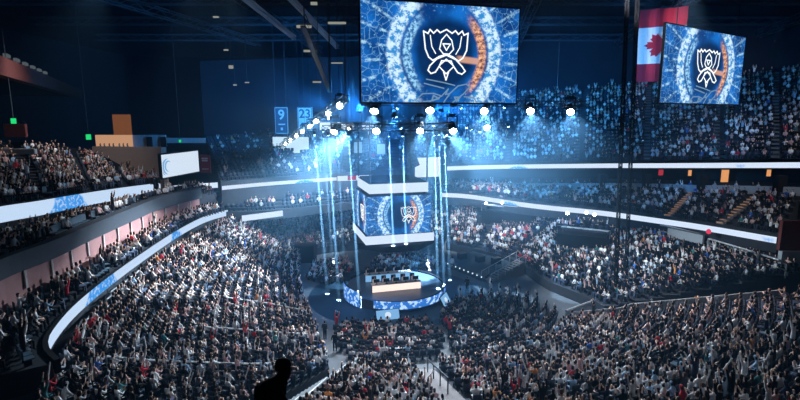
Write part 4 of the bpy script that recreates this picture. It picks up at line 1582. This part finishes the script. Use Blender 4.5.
for x in (646, 703, 779, 600):
    k = min(range(len(SP)), key=lambda i: abs(pix(SP[i])[0] - x))
    p = SP[k]
    mb = MB(); mb.box((p[0], p[1] + .3, p[2] + 1.1), (1.0, .9, 2.2)); struct(mb.build('wall_suite_divider', M_BLACK))

# red lamp between the framed rails
p = hit(707, 247)
rl = empty('beacon', p, 'small red glowing beacon between the two framed rails', 'lamp')
mb = MB(); mb.tube([(0, 0, 0), (0, 0, 1.5)], .04, 6); mb.build('post', M_STEEL, rl)
mb = MB(); mb.lathe([(.05, 1.5), (.24, 1.6), (.24, 1.9), (.1, 2.05)], (0, 0, 0), 10); mb.build('globe', glow('red_lamp_light', (.85, .05, .12), .9), rl)
# orange lit post at the far corner under the ribbon
for (x, y, lab) in ((227.5, 217, 'orange lit post at the end of the curved ribbon'), (295, 207, 'orange lit post in the far club seats')):
    p = atd(x, y, 61 if x < 250 else 70)
    r_ = empty('lit_post', p, lab, 'post')
    mb = MB(); mb.box((0, 0, 0), (.35, .35, 1.5)); mb.build('shaft', glow('amber_light', (.85, .5, .25), .55), r_)
    mb = MB(); mb.box((0, 0, .8), (.5, .5, .1)); mb.build('cap', M_STEEL, r_)

# ------------------------------------------------------------------ upper left: portal wall, lit room, corner screen, signs
def box_px(x0, y0, x1, y1, D, dep, m, name, parent=None, yaw=0., kind=None):
    a, b = atd(x0, y0, D), atd(x1, y1, D)
    c = (a + b) / 2
    mb = MB(); mb.box((c.x, c.y + dep / 2, c.z), (abs(b.x - a.x), dep, abs(a.z - b.z)), yaw)
    o = mb.build(name, m, parent)
    return struct(o) if kind is None else o


a, b = atd(92, 147, 58.5), atd(161, 147, 56.8)
lo = atd(161, 190, 56.8).z
mb = MB()
dxy = (b - a); nn = Vector((-dxy.y, dxy.x, 0)).normalized() * .9
mb.prism([tuple(a.xy), tuple(b.xy), tuple((b + nn).xy), tuple((a + nn).xy)], lo, (a.z + b.z) / 2)
struct(mb.build('wall_west_portal', M_BROWN))
# lit room above it, its lamplight put into glowing wall colours
c = atd(115, 141, 61)
box_px(95, 135, 132, 147, 61.5, .3, glow('warm_room_glow', (.95, .52, .30), .55), 'lit_room_wall_1')
box_px(112, 114.5, 131, 135, 61.8, .3, glow('copper_wall_glow', (.55, .2, .08), .3), 'lit_room_wall_2')
box_px(132, 135, 166, 147, 61.8, .3, M_PALEWALL, 'wall_west_lobby')
for x in (146, 160):
    box_px(x, 137, x + 6, 147, 61.6, .2, M_BLACK, 'window_3')
box_px(166, 138, 205, 143, 62.5, .3, M_PALEWALL, 'trim_6')
box_px(-30, 149, 35, 154, 44.5, .3, M_PALEWALL, 'trim_7')
# heads along the lit room
p = atd(115, 143, 60.6); zl_ = p.z - 1.33
mb = MB(); mb.box((p.x, 60.75, zl_ - .2), (7., 1.3, .4)); struct(mb.build('floor_lobby', M_CONC))
for i, x in enumerate((101, 105, 110, 114, 120, 124, 128)):
    p = atd(x, 152.5, 60.6)
    o = bpy.data.objects.new('person', SKIN_MESH[POSES[0]]); COL.objects.link(o)
    o.location = (p.x, p.y, atd(x, 143, 60.6).z - 1.33); o.rotation_euler = (0, 0, -1.2)
    for k, m in enumerate((SKINS[1], HAIRS[0], TOPM[0], PANTS[0])):
        o.material_slots[k].link = 'OBJECT'; o.material_slots[k].material = m
    tag(o, f'person seated dark against the orange lit room, {nth(i)} along the ledge', 'person', 'people at the lit room')
    st_ = empty('bar_stool', o.location, f'dark stool at the orange lit room, {nth(i)} along the ledge', 'stool', -1.2, 'stools at the lit room')
    mb = MB(); mb.lathe([(.2, .36), (.2, .4)], (0, 0, 0), 10); mb.build('seat', M_BLACK, st_)
    mb = MB(); mb.lathe([(.16, 0), (.16, .03), (.03, .05), (.03, .36)], (0, 0, 0), 8); mb.build('pedestal', M_STEEL, st_)

# corner screen with a blue swirl
c, w, h, yaw = screen_from_px((161.5, 152.5), (162.5, 175.5), (198, 153), (199, 173.5), 56.)
cs = empty('led_screen', c, 'white corner screen with a small blue mark above the short ribbon', 'screen', yaw)
mb = MB(); mb.box((0, .2, 0), (w + .3, .35, h + .3)); mb.build('housing', M_BLACK, cs)
mb = MB(); mb.box((0, .0, 0), (w, .06, h)); mb.build('display', M_PANEL, cs)
mb = MB()
for k, (r_, a0, a1, wd) in enumerate(((.9, 100, 250, .3), (.55, 60, 260, .22), (1.2, 150, 230, .16))):
    for i in range(14):
        t0_, t1_ = [math.radians(a0 + (a1 - a0) * (i + q) / 14) for q in (0, 1)]
        ww0 = wd * math.sin(PI * (i + .0) / 14) + .02; ww1 = wd * math.sin(PI * (i + 1) / 14) + .02
        cxx, czz = -w / 2 + 1.15, -.1
        P_ = [(cxx + r_ * math.cos(t0_), czz + r_ * math.sin(t0_)), (cxx + r_ * math.cos(t1_), czz + r_ * math.sin(t1_)), (cxx + (r_ + ww1) * math.cos(t1_), czz + (r_ + ww1) * math.sin(t1_)), (cxx + (r_ + ww0) * math.cos(t0_), czz + (r_ + ww0) * math.sin(t0_))]
        P_ = [(max(-w / 2 + .05, x), max(-h / 2 + .05, min(h / 2 - .05, z))) for x, z in P_]
        f = [(x, -.05, z) for x, z in P_]
        mb.quad(*f); g = [(x, -.032, z) for x, z in P_]
        mb.quad(*g[::-1])
mb.build('mark', M_BLUEPANEL, cs)
# red sign beside it
p = atd(205, 164, 57); rs = empty('wall_sign', p, 'dark red sign board beside the white corner screen', 'sign', -.1)
s_ = 57 / F_PX
mb = MB(); mb.box((0, .1, 0), (10.5 * s_, .2, 18 * s_)); mb.build('board', mat('sign_red', (.22, .03, .05), .6), rs)
mb = MB()
for k, (zz, ww) in enumerate(((5.5, 6.5), (3.4, 6.0))):
    for j in range(4):
        mb.box((-ww * s_ / 2 + (j + .5) * ww * s_ / 4, -.02, zz * s_), (ww * s_ / 4 * .7, .03, 1.5 * s_))
mb.box((0, -.02, -5 * s_), (7 * s_, .03, .5 * s_))
mb.build('lettering', mat('sign_white', (.6, .6, .62), .6), rs)
# green exit signs
for i, (x, y, D, lab) in enumerate(((13.5, 121, 45, 'green lit exit sign above the upper stand near the red doorway'), (88.5, 137, 57, 'green lit exit sign beside the orange lit room'), (180, 141, 61, 'small green lit exit sign above the white corner screen'))):
    p = atd(x, y, D); s_ = D / F_PX
    r_ = empty('exit_sign', p, lab, 'sign', .5)
    k = 1 if i < 2 else .5
    mb = MB(); mb.box((0, .08, 0), (5 * s_ * k, .12, 6 * s_ * k)); mb.build('case', M_BLACK, r_)
    mb = MB(); mb.box((0, 0, 0), (4.4 * s_ * k, .05, 5.2 * s_ * k)); mb.build('lit_face', M_GREEN, r_)
    mb = MB(); mb.tube([(0, .08, 3 * s_ * k), (0, .08, 33.9 - p.z)], .03, 4); mb.build('hanging_rod', M_STEEL, r_)
box_px(3, 124, 26, 137, 47, .3, M_DARKRED, 'door_1')

# balcony beam with a rail of small lamps, far upper left
zb = 24.0
va = at(0, 58, zb) if False else atd(0, 58, 45)
dirv = Vector((-.51, 1, 0)).normalized()
A0 = va - dirv * 10; A1 = va + dirv * 62
mb = MB(); d2 = Vector((dirv.y, -dirv.x, 0)).normalized() * .5
for p, q in ((A0, A1),):
    mb.prism([tuple((p - d2).xy), tuple((p + d2).xy), tuple((q + d2).xy), tuple((q - d2).xy)], va.z - 1.6, va.z)
struct(mb.build('beam_west', M_REDBEAM))
mb = MB()
mb.prism([tuple((A0 - d2 * 34).xy), tuple((A0 - d2).xy), tuple((A1 - d2).xy), tuple((A1 - d2 * 34).xy)], va.z - 1.4, va.z - .2)
struct(mb.build('ceiling_west_balcony', M_CEIL))
for i in range(7):
    p = va + dirv * (i * 4.2 - 1) + Vector((-.1, 0, .5))
    r_ = empty('balcony_lamp', p, f'{nth(i)} dim batten lamp along the rust coloured balcony beam', 'lamp', math.atan2(dirv.y, dirv.x))
    mb = MB(); mb.box((0, 0, 0), (1.6, .3, .3)); mb.build('batten', glow('batten_light', (.5, .62, .72), .14), r_)
    for sx in (-.6, .6):
        mb = MB(); mb.box((sx, 0, -.32), (.06, .06, .36)); mb.build('bracket', M_STEEL, r_)

# ------------------------------------------------------------------ hanging things over the far end
FONT_M = {}


def text_mesh(txt, size, loc, m, name, parent, depth=.02):
    cu = bpy.data.curves.new(name, 'FONT'); cu.body = txt; cu.size = size; cu.align_x = 'CENTER'; cu.align_y = 'CENTER'; cu.extrude = depth; cu.offset = size * .02
    o = bpy.data.objects.new(name, cu); COL.objects.link(o)
    dg = bpy.context.evaluated_depsgraph_get()
    me_ = bpy.data.meshes.new_from_object(o.evaluated_get(dg), depsgraph=dg)
    bpy.data.objects.remove(o)
    me_.materials.clear(); me_.materials.append(m)
    ob = bpy.data.objects.new(name, me_); COL.objects.link(ob)
    ob.parent = parent; ob.location = loc; ob.rotation_euler = (PI / 2, 0, 0)
    return ob


M_BNAVY = mat('banner_navy', (.05, .10, .17), .8)
M_BPALE = mat('banner_pale', (.8, .82, .85), .8)
for (x0, y0, x1, y1, D, num, ground, ink, lab) in ((274, 107, 289, 134, 84, '9', M_BNAVY, M_BPALE, 'navy hanging banner with a pale number 9 above the far end'),
                                                   (297, 107, 313, 130.5, 84, '23', M_BPALE, M_BNAVY, 'pale hanging banner with a dark number 23 above the far end')):
    a, b = atd(x0, y0, D), atd(x1, y1, D); c = (a + b) / 2; w_ = b.x - a.x; h_ = a.z - b.z
    r_ = empty('number_banner', c, lab, 'banner', -.1)
    mb = MB(); mb.box((0, .03, 0), (w_, .05, h_)); mb.build('cloth', ground, r_)
    mb = MB()
    for sx in (-1, 1): mb.box((sx * (w_ / 2 - .12), -.01, 0), (.1, .03, h_ - .2))
    for sz in (-1, 1): mb.box((0, -.01, sz * (h_ / 2 - .12)), (w_ - .3, .03, .1))
    mb.build('border', ink, r_)
    text_mesh(num, h_ * .5 if num == '9' else h_ * .52, (0, -.02, h_ * .2), ink, 'number', r_)
    mb = MB()
    if num == '9':
        mb.box((0, -.01, -h_ * .14), (w_ * .5, .03, h_ * .05)); mb.box((0, -.01, -h_ * .31), (w_ * .16, .03, h_ * .1))
    else:
        mb.box((0, -.01, -h_ * .2), (w_ * .5, .03, h_ * .07)); mb.box((0, -.01, -h_ * .32), (w_ * .2, .03, h_ * .2))
    mb.build('small_print', ink, r_)
    mb = MB(); mb.tube([(-w_ / 2, .03, h_ / 2), (w_ / 2, .03, h_ / 2)], .06, 5); mb.build('top_bar', M_STEEL, r_)
    for sx in (-.4, .4):
        mb = MB(); mb.tube([(w_ * sx, .03, h_ / 2), (w_ * sx, .03, 33.9 - c.z)], .025, 4); mb.build('hanging_cable', M_STEEL, r_)


def panel_px(x0, y0, x1, y1, D, label, m=M_PANEL, yaw=AXIS, hang=True, name='hanging_screen', dep=.18):
    a, b = atd(x0, y0, D), atd(x1, y1, D); c = (a + b) / 2; w_ = (b.x - a.x) / math.cos(yaw); h_ = a.z - b.z
    r_ = empty(name, c, label, 'screen', yaw)
    mb = MB(); mb.box((0, dep / 2 + .03, 0), (w_ + .12, dep, h_ + .12)); mb.build('housing', M_BLACK, r_)
    mb = MB(); mb.box((0, 0, 0), (w_, .05, h_)); mb.build('display', m, r_)
    if hang:
        for sx in (-.4, .4):
            mb = MB(); mb.tube([(w_ * sx, dep / 2, h_ / 2), (w_ * sx, dep / 2, 33.9 - c.z)], .025, 4); mb.build('hanging_cable', M_STEEL, r_)
    return r_


panel_px(272, 137, 309.5, 157, 82, 'wide pale screen hanging below the number banners', glow('pale_screen_light', (.50, .76, 1.), 1.1), yaw=-.12)
panel_px(320, 122.5, 333.5, 130, 61, 'small pale LED strip behind the round truss, first of three', M_PANEL)
panel_px(341, 122.5, 354, 130, 61, 'small pale LED strip behind the round truss, second of three', M_PANEL)
panel_px(362, 123, 377, 130, 61, 'small pale LED strip behind the round truss, third of three', M_PANEL)
panel_px(354, 142, 362, 153, 61, 'little square LED panel hanging beside the speaker arrays', M_BLUEPANEL)
panel_px(377, 144, 385, 154, 61, 'little blue LED panel hanging in the middle behind the round truss', M_BLUEPANEL)
panel_px(415, 157.5, 440, 177, 62, 'white LED panel hanging behind the cube under the widest beam', M_PANEL)
panel_px(338, 175.5, 371, 180.5, 58, 'narrow LED strip with a red middle at the top corner of the cube', M_PANEL)
p = atd(352, 177.8, 57.8)
r_ = empty('lit_sign', p, 'tiny red lit sign in the middle of the narrow strip by the cube', 'sign', AXIS)
mb = MB(); mb.box((0, 0, 0), (.9, .06, .45)); mb.build('lit_face', M_REDGLOW, r_)
mb = MB(); mb.box((0, .06, 0), (1., .05, .55)); mb.build('casing', M_BLACK, r_)

# curved loudspeaker arrays
for i, (x, y, D, n, bend, lab) in enumerate([(331, 136, 54, 10, .10, 'long curved loudspeaker array hanging on the side of the number banners'), (347, 146, 57, 7, .08, 'shorter loudspeaker array beside the small blue panels'),
                                              (409, 134, 58, 10, -.06, 'straight loudspeaker array hanging beside the white LED panel'), (449, 130, 61, 8, -.16, 'curved loudspeaker array hanging past the widest beam'),
                                              (394, 140, 60, 8, .03, 'loudspeaker array hanging in the middle behind the round truss')]):
    top_ = atd(x, y, D)
    r_ = empty('speaker_array', top_, lab, 'loudspeaker', AXIS)
    q = Vector((0, 0, 0)); ang = 0.
    for k in range(n):
        mb = MB(); R_ = Matrix.Rotation(ang, 3, 'Y')
        mb.box(q + R_ @ Vector((0, 0, -.19)), (1.0, .7, .36), R=R_); mb.box(q + R_ @ Vector((0, -.36, -.19)), (.9, .03, .28), R=R_, m=1)
        mb.build('cabinet', [M_BLACK, M_STEEL], r_)
        q = q + R_ @ Vector((0, 0, -.39)); ang += bend * .55 - .012
    mb = MB(); mb.box((0, 0, .06), (1.1, .6, .1)); mb.build('fly_frame', M_STEEL, r_)
    mb = MB(); mb.tube([(0, 0, .1), (0, 0, 33.9 - top_.z)], .04, 4); mb.build('hanging_cable', M_STEEL, r_)

# ------------------------------------------------------------------ flag
def leaf_outline():
    half = [(0, 1.0), (.13, .74), (.27, .80), (.22, .36), (.46, .60), (.52, .46), (.80, .50), (.70, .22), (.84, .12), (.40, -.24), (.46, -.44), (.05, -.37), (.05, -.84)]
    return half + [(-x, y) for x, y in reversed(half)][:-1]


D = 63
tl, bl, trp = atd(636.5, 10, D), atd(638.5, 82, D), None
hgt = tl.z - bl.z
fw = hgt * .60
fl = empty('flag', (tl + bl) / 2, 'red and white maple leaf flag hanging upright beside the smaller LED screen', 'flag', -.45)


def flag_piece(z0, z1, m, name, n=14):
    """Cloth between two heights, gently folded."""
    mb = MB()
    f = lambda x: .10 * math.sin(x * 2.2) + .05 * math.sin(x * 5 + 1)
    for i in range(n):
        xa, xb = fw * i / n, fw * (i + 1) / n
        A_ = [(xa, f(xa), z0), (xb, f(xb), z0), (xb, f(xb), z1), (xa, f(xa), z1)]
        mb.quad(*A_); mb.quad(*[(x, y + .03, z) for x, y, z in reversed(A_)])
    for x in (0, fw):
        mb.quad((x, f(x), z0), (x, f(x), z1), (x, f(x) + .03, z1), (x, f(x) + .03, z0))
    return mb.build(name, m, fl)


z_ = [-hgt / 2, -hgt / 4, hgt / 4, hgt / 2]
flag_piece(z_[0], z_[1], M_RED, 'red_band'); flag_piece(z_[1], z_[2], M_WHITE, 'white_field'); flag_piece(z_[2], z_[3], M_RED, 'red_band')
mb = MB()
lo_ = leaf_outline(); sc_ = hgt * .19
pts = [(fw * .45 - y * sc_, -.19, x * sc_) for x, y in lo_]
bm = bmesh.new()
vsl = [bm.verts.new(p) for p in pts]; bm.faces.new(vsl)
ex = bmesh.ops.extrude_face_region(bm, geom=list(bm.faces)); bmesh.ops.translate(bm, verts=[v for v in ex['geom'] if isinstance(v, bmesh.types.BMVert)], vec=(0, .03, 0))
bmesh.ops.triangulate(bm, faces=list(bm.faces))
lm = bpy.data.meshes.new('maple_leaf'); bm.to_mesh(lm); bm.free(); lm.materials.append(M_RED)
lf = bpy.data.objects.new('maple_leaf', lm); COL.objects.link(lf); lf.parent = fl
mb = MB(); mb.tube([(-.1, 0, hgt / 2), (fw + .1, 0, hgt / 2)], .06, 6); mb.build('top_bar', M_STEEL, fl)
for sx in (.1, .9):
    mb = MB(); mb.tube([(fw * sx, 0, hgt / 2), (fw * sx, 0, 33.9 - fl.location.z)], .03, 4); mb.build('hanging_cable', M_STEEL, fl)

# ------------------------------------------------------------------ dark mast, roof steel
for i, (xt, xb, yb, lab) in enumerate(((619.5, 614.5, 301, 'dark slim truss mast standing on the passage in front of the far lower stand'), (629.5, 624.5, 296, 'second dark slim truss mast just behind the first'))):
    g = at(xb, yb, .3); 
    t_ = atd(xt, 85, g.y)
    m_ = truss((g.x, g.y, max(down(g.x, g.y), 0)), (t_.x, g.y, 33.9), lab, .24, .7, .045, M_BLACK, 'lighting_mast', 'mast', False)
M_ROOF = mat('roof_steel', (.05, .065, .085), .5, .3)
roof = [((-14.5, 34, 30), (-11.8, 58, 27.5)), ((-11.0, 34, 30.5), (-7.5, 62, 27)), ((-36, 40, 32), (-26, 95, 32)), ((-20, 30, 32.6), (-17, 110, 32.6)), ((12, 40, 32), (24, 110, 32)), ((30, 50, 32), (44, 112, 32)), ((48, 50, 32), (66, 110, 32))]
for i, (a, b) in enumerate(roof):
    truss(a, b, f'{nth(i)} long dark roof truss running away under the ceiling', 1.0 if i > 1 else .3, 2.2, .08 if i > 1 else .1, M_ROOF if i > 1 else mat('pale_pipe', (.5, .6, .68), .6), 'roof_truss', 'truss', False)
for i, (y, z) in enumerate(((52, 32.8), (64, 32.8), (78, 32.8), (94, 32.8))):
    truss((-55, y, z), (75, y, z), f'{nth(i)} cross roof truss spanning the hall under the ceiling', 1., 2.6, .08, M_ROOF, 'roof_truss', 'truss', False)
# catwalk with small lit parts, left of the huge screen
cw = empty('catwalk', (0, 0, 0), 'service catwalk with dim lit bits hanging beside the huge screen', 'catwalk')
ca, cb = atd(303, 26, 46), atd(330, 92, 60)
mb = MB()
dcw = (cb - ca)
mb.box(((ca + cb) / 2), (.5, dcw.length, .1), R=dcw.to_track_quat('Y', 'Z').to_matrix()); mb.build('walkway', M_STEEL, cw)
for s in (-.25, .25):
    mb = MB(); mb.tube([ca + Vector((s, 0, 1)), cb + Vector((s, 0, 1))], .04, 5); mb.tube([ca + Vector((s, 0, .5)), cb + Vector((s, 0, .5))], .03, 5); mb.build('handrail', M_ROOF, cw)
for t in (.05, .5, .95):
    p = ca.lerp(cb, t); mb = MB(); mb.tube([p, (p.x, p.y, 33.9)], .04, 4); mb.build('hanging_cable', M_STEEL, cw)
for i, (x, y, w_, h_, D) in enumerate(((314, 3.5, 6, 4, 44), (304, 26.5, 14, 4, 48), (337, 23, 17, 3, 48), (310, 51, 12, 3, 52), (337, 63, 11, 1.8, 52), (317, 82, 8, 2.5, 56), (247, 82.5, 4, 1.5, 70), (216, 17, 5, 2, 50), (226, 50, 4, 2, 60), (231, 67, 4, 5, 66), (235, 85, 3, 2, 72))):
    p = atd(x, y, D); s_ = D / F_PX
    r_ = empty('work_light', p, f'{nth(i)} small dim work light among the roof steel beside the huge screen', 'lamp')
    mb = MB(); mb.box((0, 0, 0), (w_ * s_, .25, h_ * s_ * .6)); mb.build('tube', glow('dim_tube_light', (.62, .66, .58), .42), r_)
    mb = MB(); mb.box((0, .05, h_ * s_ * .4), (w_ * s_ * 1.05, .3, .08)); mb.build('reflector', M_STEEL, r_)
    mb = MB(); mb.tube([(0, .05, h_ * s_ * .4), (0, .05, 33.9 - p.z)], .025, 4); mb.build('hanging_rod', M_STEEL, r_)

# pale boxes at the top of the upper deck on the right, and the roof bands
for i, (x0, y0, x1, y1, D) in enumerate(((746, 47, 800, 72, 90), (570, 84, 660, 95, 102), (520, 93, 566, 99, 104))):
    box_px(x0, y0, x1 + (30 if x1 == 800 else 0), y1, D, .4, mat('roof_band', (.14, .18, .22), .7), 'trim_8')

# ------------------------------------------------------------------ lit tiles on the stage floor
for i, (x, y, w_, h_, yaw, lab) in enumerate(((388, 316, 2.2, 1.1, AXIS, 'pale lit floor tile with a round mark in front of the stage'), (446, 301, 1.9, 1.3, AXIS + .9, 'pale lit floor tile at the side of the stage near the riser'))):
    p = at(x, y, .3)
    r_ = empty('floor_screen', (p.x, p.y, .02), lab, 'screen', yaw)
    R_ = Matrix.Rotation(-.5, 3, 'X')
    mb = MB(); mb.box((0, .1, .32), (w_ + .1, .14, h_ * .9 + .1), R=R_); mb.build('housing', M_BLACK, r_)
    mb = MB(); mb.box(Vector((0, .1, .32)) + R_ @ Vector((0, -.09, 0)), (w_, .04, h_ * .9), R=R_); mb.build('display', M_BLUEPANEL, r_)
    mb = MB(); mb.lathe([(.3, 0), (.3, .03)], Vector((0, .1, .32)) + R_ @ Vector((0, -.115, 0)), 16, R=R_ @ Matrix.Rotation(PI / 2, 3, 'X')); mb.build('round_mark', M_PANEL, r_)
    for sx in (-.4, .4):
        mb = MB(); mb.box((w_ * sx, .3, .1), (.06, .3, .2)); mb.build('foot', M_STEEL, r_)

# crew standing on the stage floor
for i, (x, y, top, lab) in enumerate(((467, 292, 0, 'person in black standing beside the dark riser on the stage floor'), (452, 270, 3, 'person in white standing on the stage floor by the riser corner'), (335, 352, 0, 'person in black standing in the pale aisle beside the floor rows'),
                                       (325, 340, 1, 'person in charcoal walking down the pale aisle by the stand front'))):
    g = at(x, y, .01)
    o = bpy.data.objects.new('person', None) if False else None
    V_ = STAND_MESH
    o = bpy.data.objects.new('person', V_); COL.objects.link(o)
    o.location = (g.x, g.y, .012); o.rotation_euler = (0, 0, random.uniform(-1, 1))
    for k, m in enumerate((SKINS[0], HAIRS[0], TOPM[top], PANTS[0])):
        o.material_slots[k].link = 'OBJECT'; o.material_slots[k].material = m
    tag(o, lab, 'person')

# ------------------------------------------------------------------ cheering sticks
stick = MB(); stick.lathe([(.012, -.12), (.028, -.1), (.034, 0), (.034, .5), (.028, .54), (.01, .56)], (0, 0, 0), 8)
so = None
n_st = 0
for (o, ti, pose, stand, row, seat, s) in PERSONS:
    if 'raised' not in pose or n_st > 45: continue
    dz_ = .46 if pose.startswith('standing') else 0
    p = Vector((.19, .175, 1.56 + dz_))
    mw = Matrix.LocRotScale(o.location, o.rotation_euler, o.scale)
    q = mw @ p
    if so is None:
        so = stick.build('cheering_stick', mat('stick_white', (.8, .82, .85), .4, var=.03)); c = so
    else:
        c = so.copy(); COL.objects.link(c)
    c.location = q; c.rotation_euler = (random.uniform(-.5, .3), random.uniform(-.6, .6), o.rotation_euler.z)
    tag(c, f'pale cheering stick raised at {nth(seat)} place in {nth(row)} row, {STAND_WORDS.get(stand, "of the crowd")}', 'cheering stick', 'cheering sticks in the crowd')
    n_st += 1

# ------------------------------------------------------------------ dark standing man in front
def big_man():
    hd = atd(283, 369, 6.4)
    vs, rad, es = [], [], []

    def add(p, r, par=None):
        vs.append(Vector(p)); rad.append(r if isinstance(r, tuple) else (r, r))
        if par is not None: es.append((par, len(vs) - 1))
        return len(vs) - 1
    # local frame: +x the way he faces, origin at the feet, leaning forward
    pel = add((-.34, 0, .95), (.19, .17)); wai = add((-.33, 0, 1.12), (.2, .18), pel); che = add((-.29, 0, 1.29), (.21, .19), wai)
    upc = add((-.18, 0, 1.43), (.15, .16), che)
    nec = add((-.05, 0, 1.54), .10, upc); jaw = add((.02, 0, 1.60), (.085, .085), nec); hea = add((.01, 0, 1.69), (.105, .09), jaw); top_ = add((0, 0, 1.77), (.08, .07), hea)
    nose = add((.115, 0, 1.66), (.016, .014), hea)
    for s in (-1, 1):
        ear = add((.0, s * .085, 1.67), (.014, .02), hea)
        sh = add((-.22, s * .26, 1.39), .10, upc)
        el = add((-.2 + (.14 if s < 0 else 0), s * .32, 1.13), .07, sh)
        wr = add((.14, s * .22, 1.0), .036, el)
        pm = add((.22, s * .2, .985), (.04, .022), wr)
        for f, (dy, ln) in enumerate(((.032, .075), (.011, .088), (-.011, .082), (-.032, .062))):
            k = add((.27, s * .2 + dy, .98), (.0105, .0105), pm)
            t1 = add((.27 + ln * .5, s * .2 + dy * 1.05, .965), (.0095, .0095), k)
            add((.27 + ln * .85, s * .2 + dy * 1.05, .935), (.0085, .0085), t1)
        t1 = add((.215, s * .2 - s * .045, .975), (.013, .013), pm); add((.255, s * .2 - s * .062, .955), (.0105, .0105), t1)
        hp = add((-.28, s * .1, .86), .1, pel); kn = add((-.16, s * .11, .49), .07, hp); an = add((-.2, s * .11, .09), .046, kn); add((-.04, s * .12, .04), (.05, .035), an)
    me_ = bpy.data.meshes.new('man_body'); me_.from_pydata(vs, es, [])
    o = bpy.data.objects.new('person', me_); COL.objects.link(o)
    o.modifiers.new('skin', 'SKIN')
    for i, d in enumerate(me_.skin_vertices[0].data):
        d.radius = rad[i]; d.use_root = (i == 0)
    sub = o.modifiers.new('sub', 'SUBSURF'); sub.levels = sub.render_levels = 2
    dg = bpy.context.evaluated_depsgraph_get()
    out = bpy.data.meshes.new_from_object(o.evaluated_get(dg), depsgraph=dg)
    bpy.data.objects.remove(o)
    body = bpy.data.objects.new('person', out); COL.objects.link(body)
    jacket = mat('jacket_unlit', (.006, .006, .008), .8, var=0)  # near-black cloth colour stands in for the man being unlit
    for m in (SKINS[2], jacket, PANTS[0], mat('boots_black', (.01, .01, .01), .5, var=0)): out.materials.append(m)
    for p in out.polygons:
        c = p.center; p.use_smooth = True
        k = 1
        if c.z > 1.54: k = 0
        elif c.x > .16 and .9 < c.z < 1.1: k = 0
        elif c.z < .12: k = 3
        elif c.z < .9: k = 2
        p.material_index = k
    body.location = (hd.x, hd.y, hd.z - 1.685)
    body.rotation_euler = (0, 0, .8)
    # cap and jacket collar as clothing parts
    mb = MB(); mb.lathe([(.112, 0), (.114, .05), (.10, .10), (.06, .13), (.01, .14)], (.0, 0, 1.70), 16)
    mb.build('beanie', jacket, body, True)
    mb = MB(); mb.lathe([(.09, 0), (.125, .03), (.115, .1), (.085, .11)], (-.075, 0, 1.47), 14); mb.build('collar', jacket, body, True)
    tag(body, 'person in jacket and beanie coloured unlit black, standing in front of the crowd, leaning forward', 'person')
    fz = body.location.z
    mb = MB(); mb.prism([(-11, 3.6), (11, 3.6), (11, 7.3), (-11, 7.3)], 0, fz); struct(mb.build('floor_balcony', M_CONC))


big_man()


# ------------------------------------------------------------------ haze and world
HAZE_IN, HAZE_OUT = .011, .0011
w = bpy.data.worlds.new('hall_air'); SC.world = w
w.use_nodes = True
nt = w.node_tree
nt.nodes['Background'].inputs[0].default_value = (.05, .12, .3, 1)
nt.nodes['Background'].inputs[1].default_value = 0.0
vs = nt.nodes.new('ShaderNodeVolumeScatter')
vs.inputs['Color'].default_value = (.24, .58, 1., 1)
vs.inputs['Anisotropy'].default_value = .25
geo = nt.nodes.new('ShaderNodeNewGeometry')
sub_ = nt.nodes.new('ShaderNodeVectorMath'); sub_.operation = 'SUBTRACT'; sub_.inputs[1].default_value = (SX + 1.5, SY + 1, 14.5)
scl = nt.nodes.new('ShaderNodeVectorMath'); scl.operation = 'MULTIPLY'; scl.inputs[1].default_value = (1 / 30, 1 / 18, 1 / 15)
ln = nt.nodes.new('ShaderNodeVectorMath'); ln.operation = 'LENGTH'
mr = nt.nodes.new('ShaderNodeMapRange'); mr.interpolation_type = 'SMOOTHSTEP'
mr.inputs['From Min'].default_value = .15; mr.inputs['From Max'].default_value = 1.
mr.inputs['To Min'].default_value = HAZE_IN; mr.inputs['To Max'].default_value = HAZE_OUT
nt.links.new(geo.outputs['Position'], sub_.inputs[0]); nt.links.new(sub_.outputs[0], scl.inputs[0]); nt.links.new(scl.outputs[0], ln.inputs[0])
nt.links.new(ln.outputs['Value'], mr.inputs['Value']); nt.links.new(mr.outputs[0], vs.inputs['Density'])
nt.links.new(vs.outputs[0], nt.nodes['World Output'].inputs['Volume'])

cy = SC.cycles
w.cycles.volume_step_size = 6.
cy.volume_step_rate = 6.; cy.volume_max_steps = 128
cy.max_bounces = 4; cy.diffuse_bounces = 2; cy.glossy_bounces = 2; cy.volume_bounces = 0; cy.transparent_max_bounces = 4
cy.sample_clamp_indirect = 3.; cy.use_denoising = True
vs_ = SC.view_settings
vs_.view_transform = 'Standard'; vs_.look = 'None'; vs_.gamma = 1.; vs_.exposure = 0.; vs_.use_curve_mapping = False
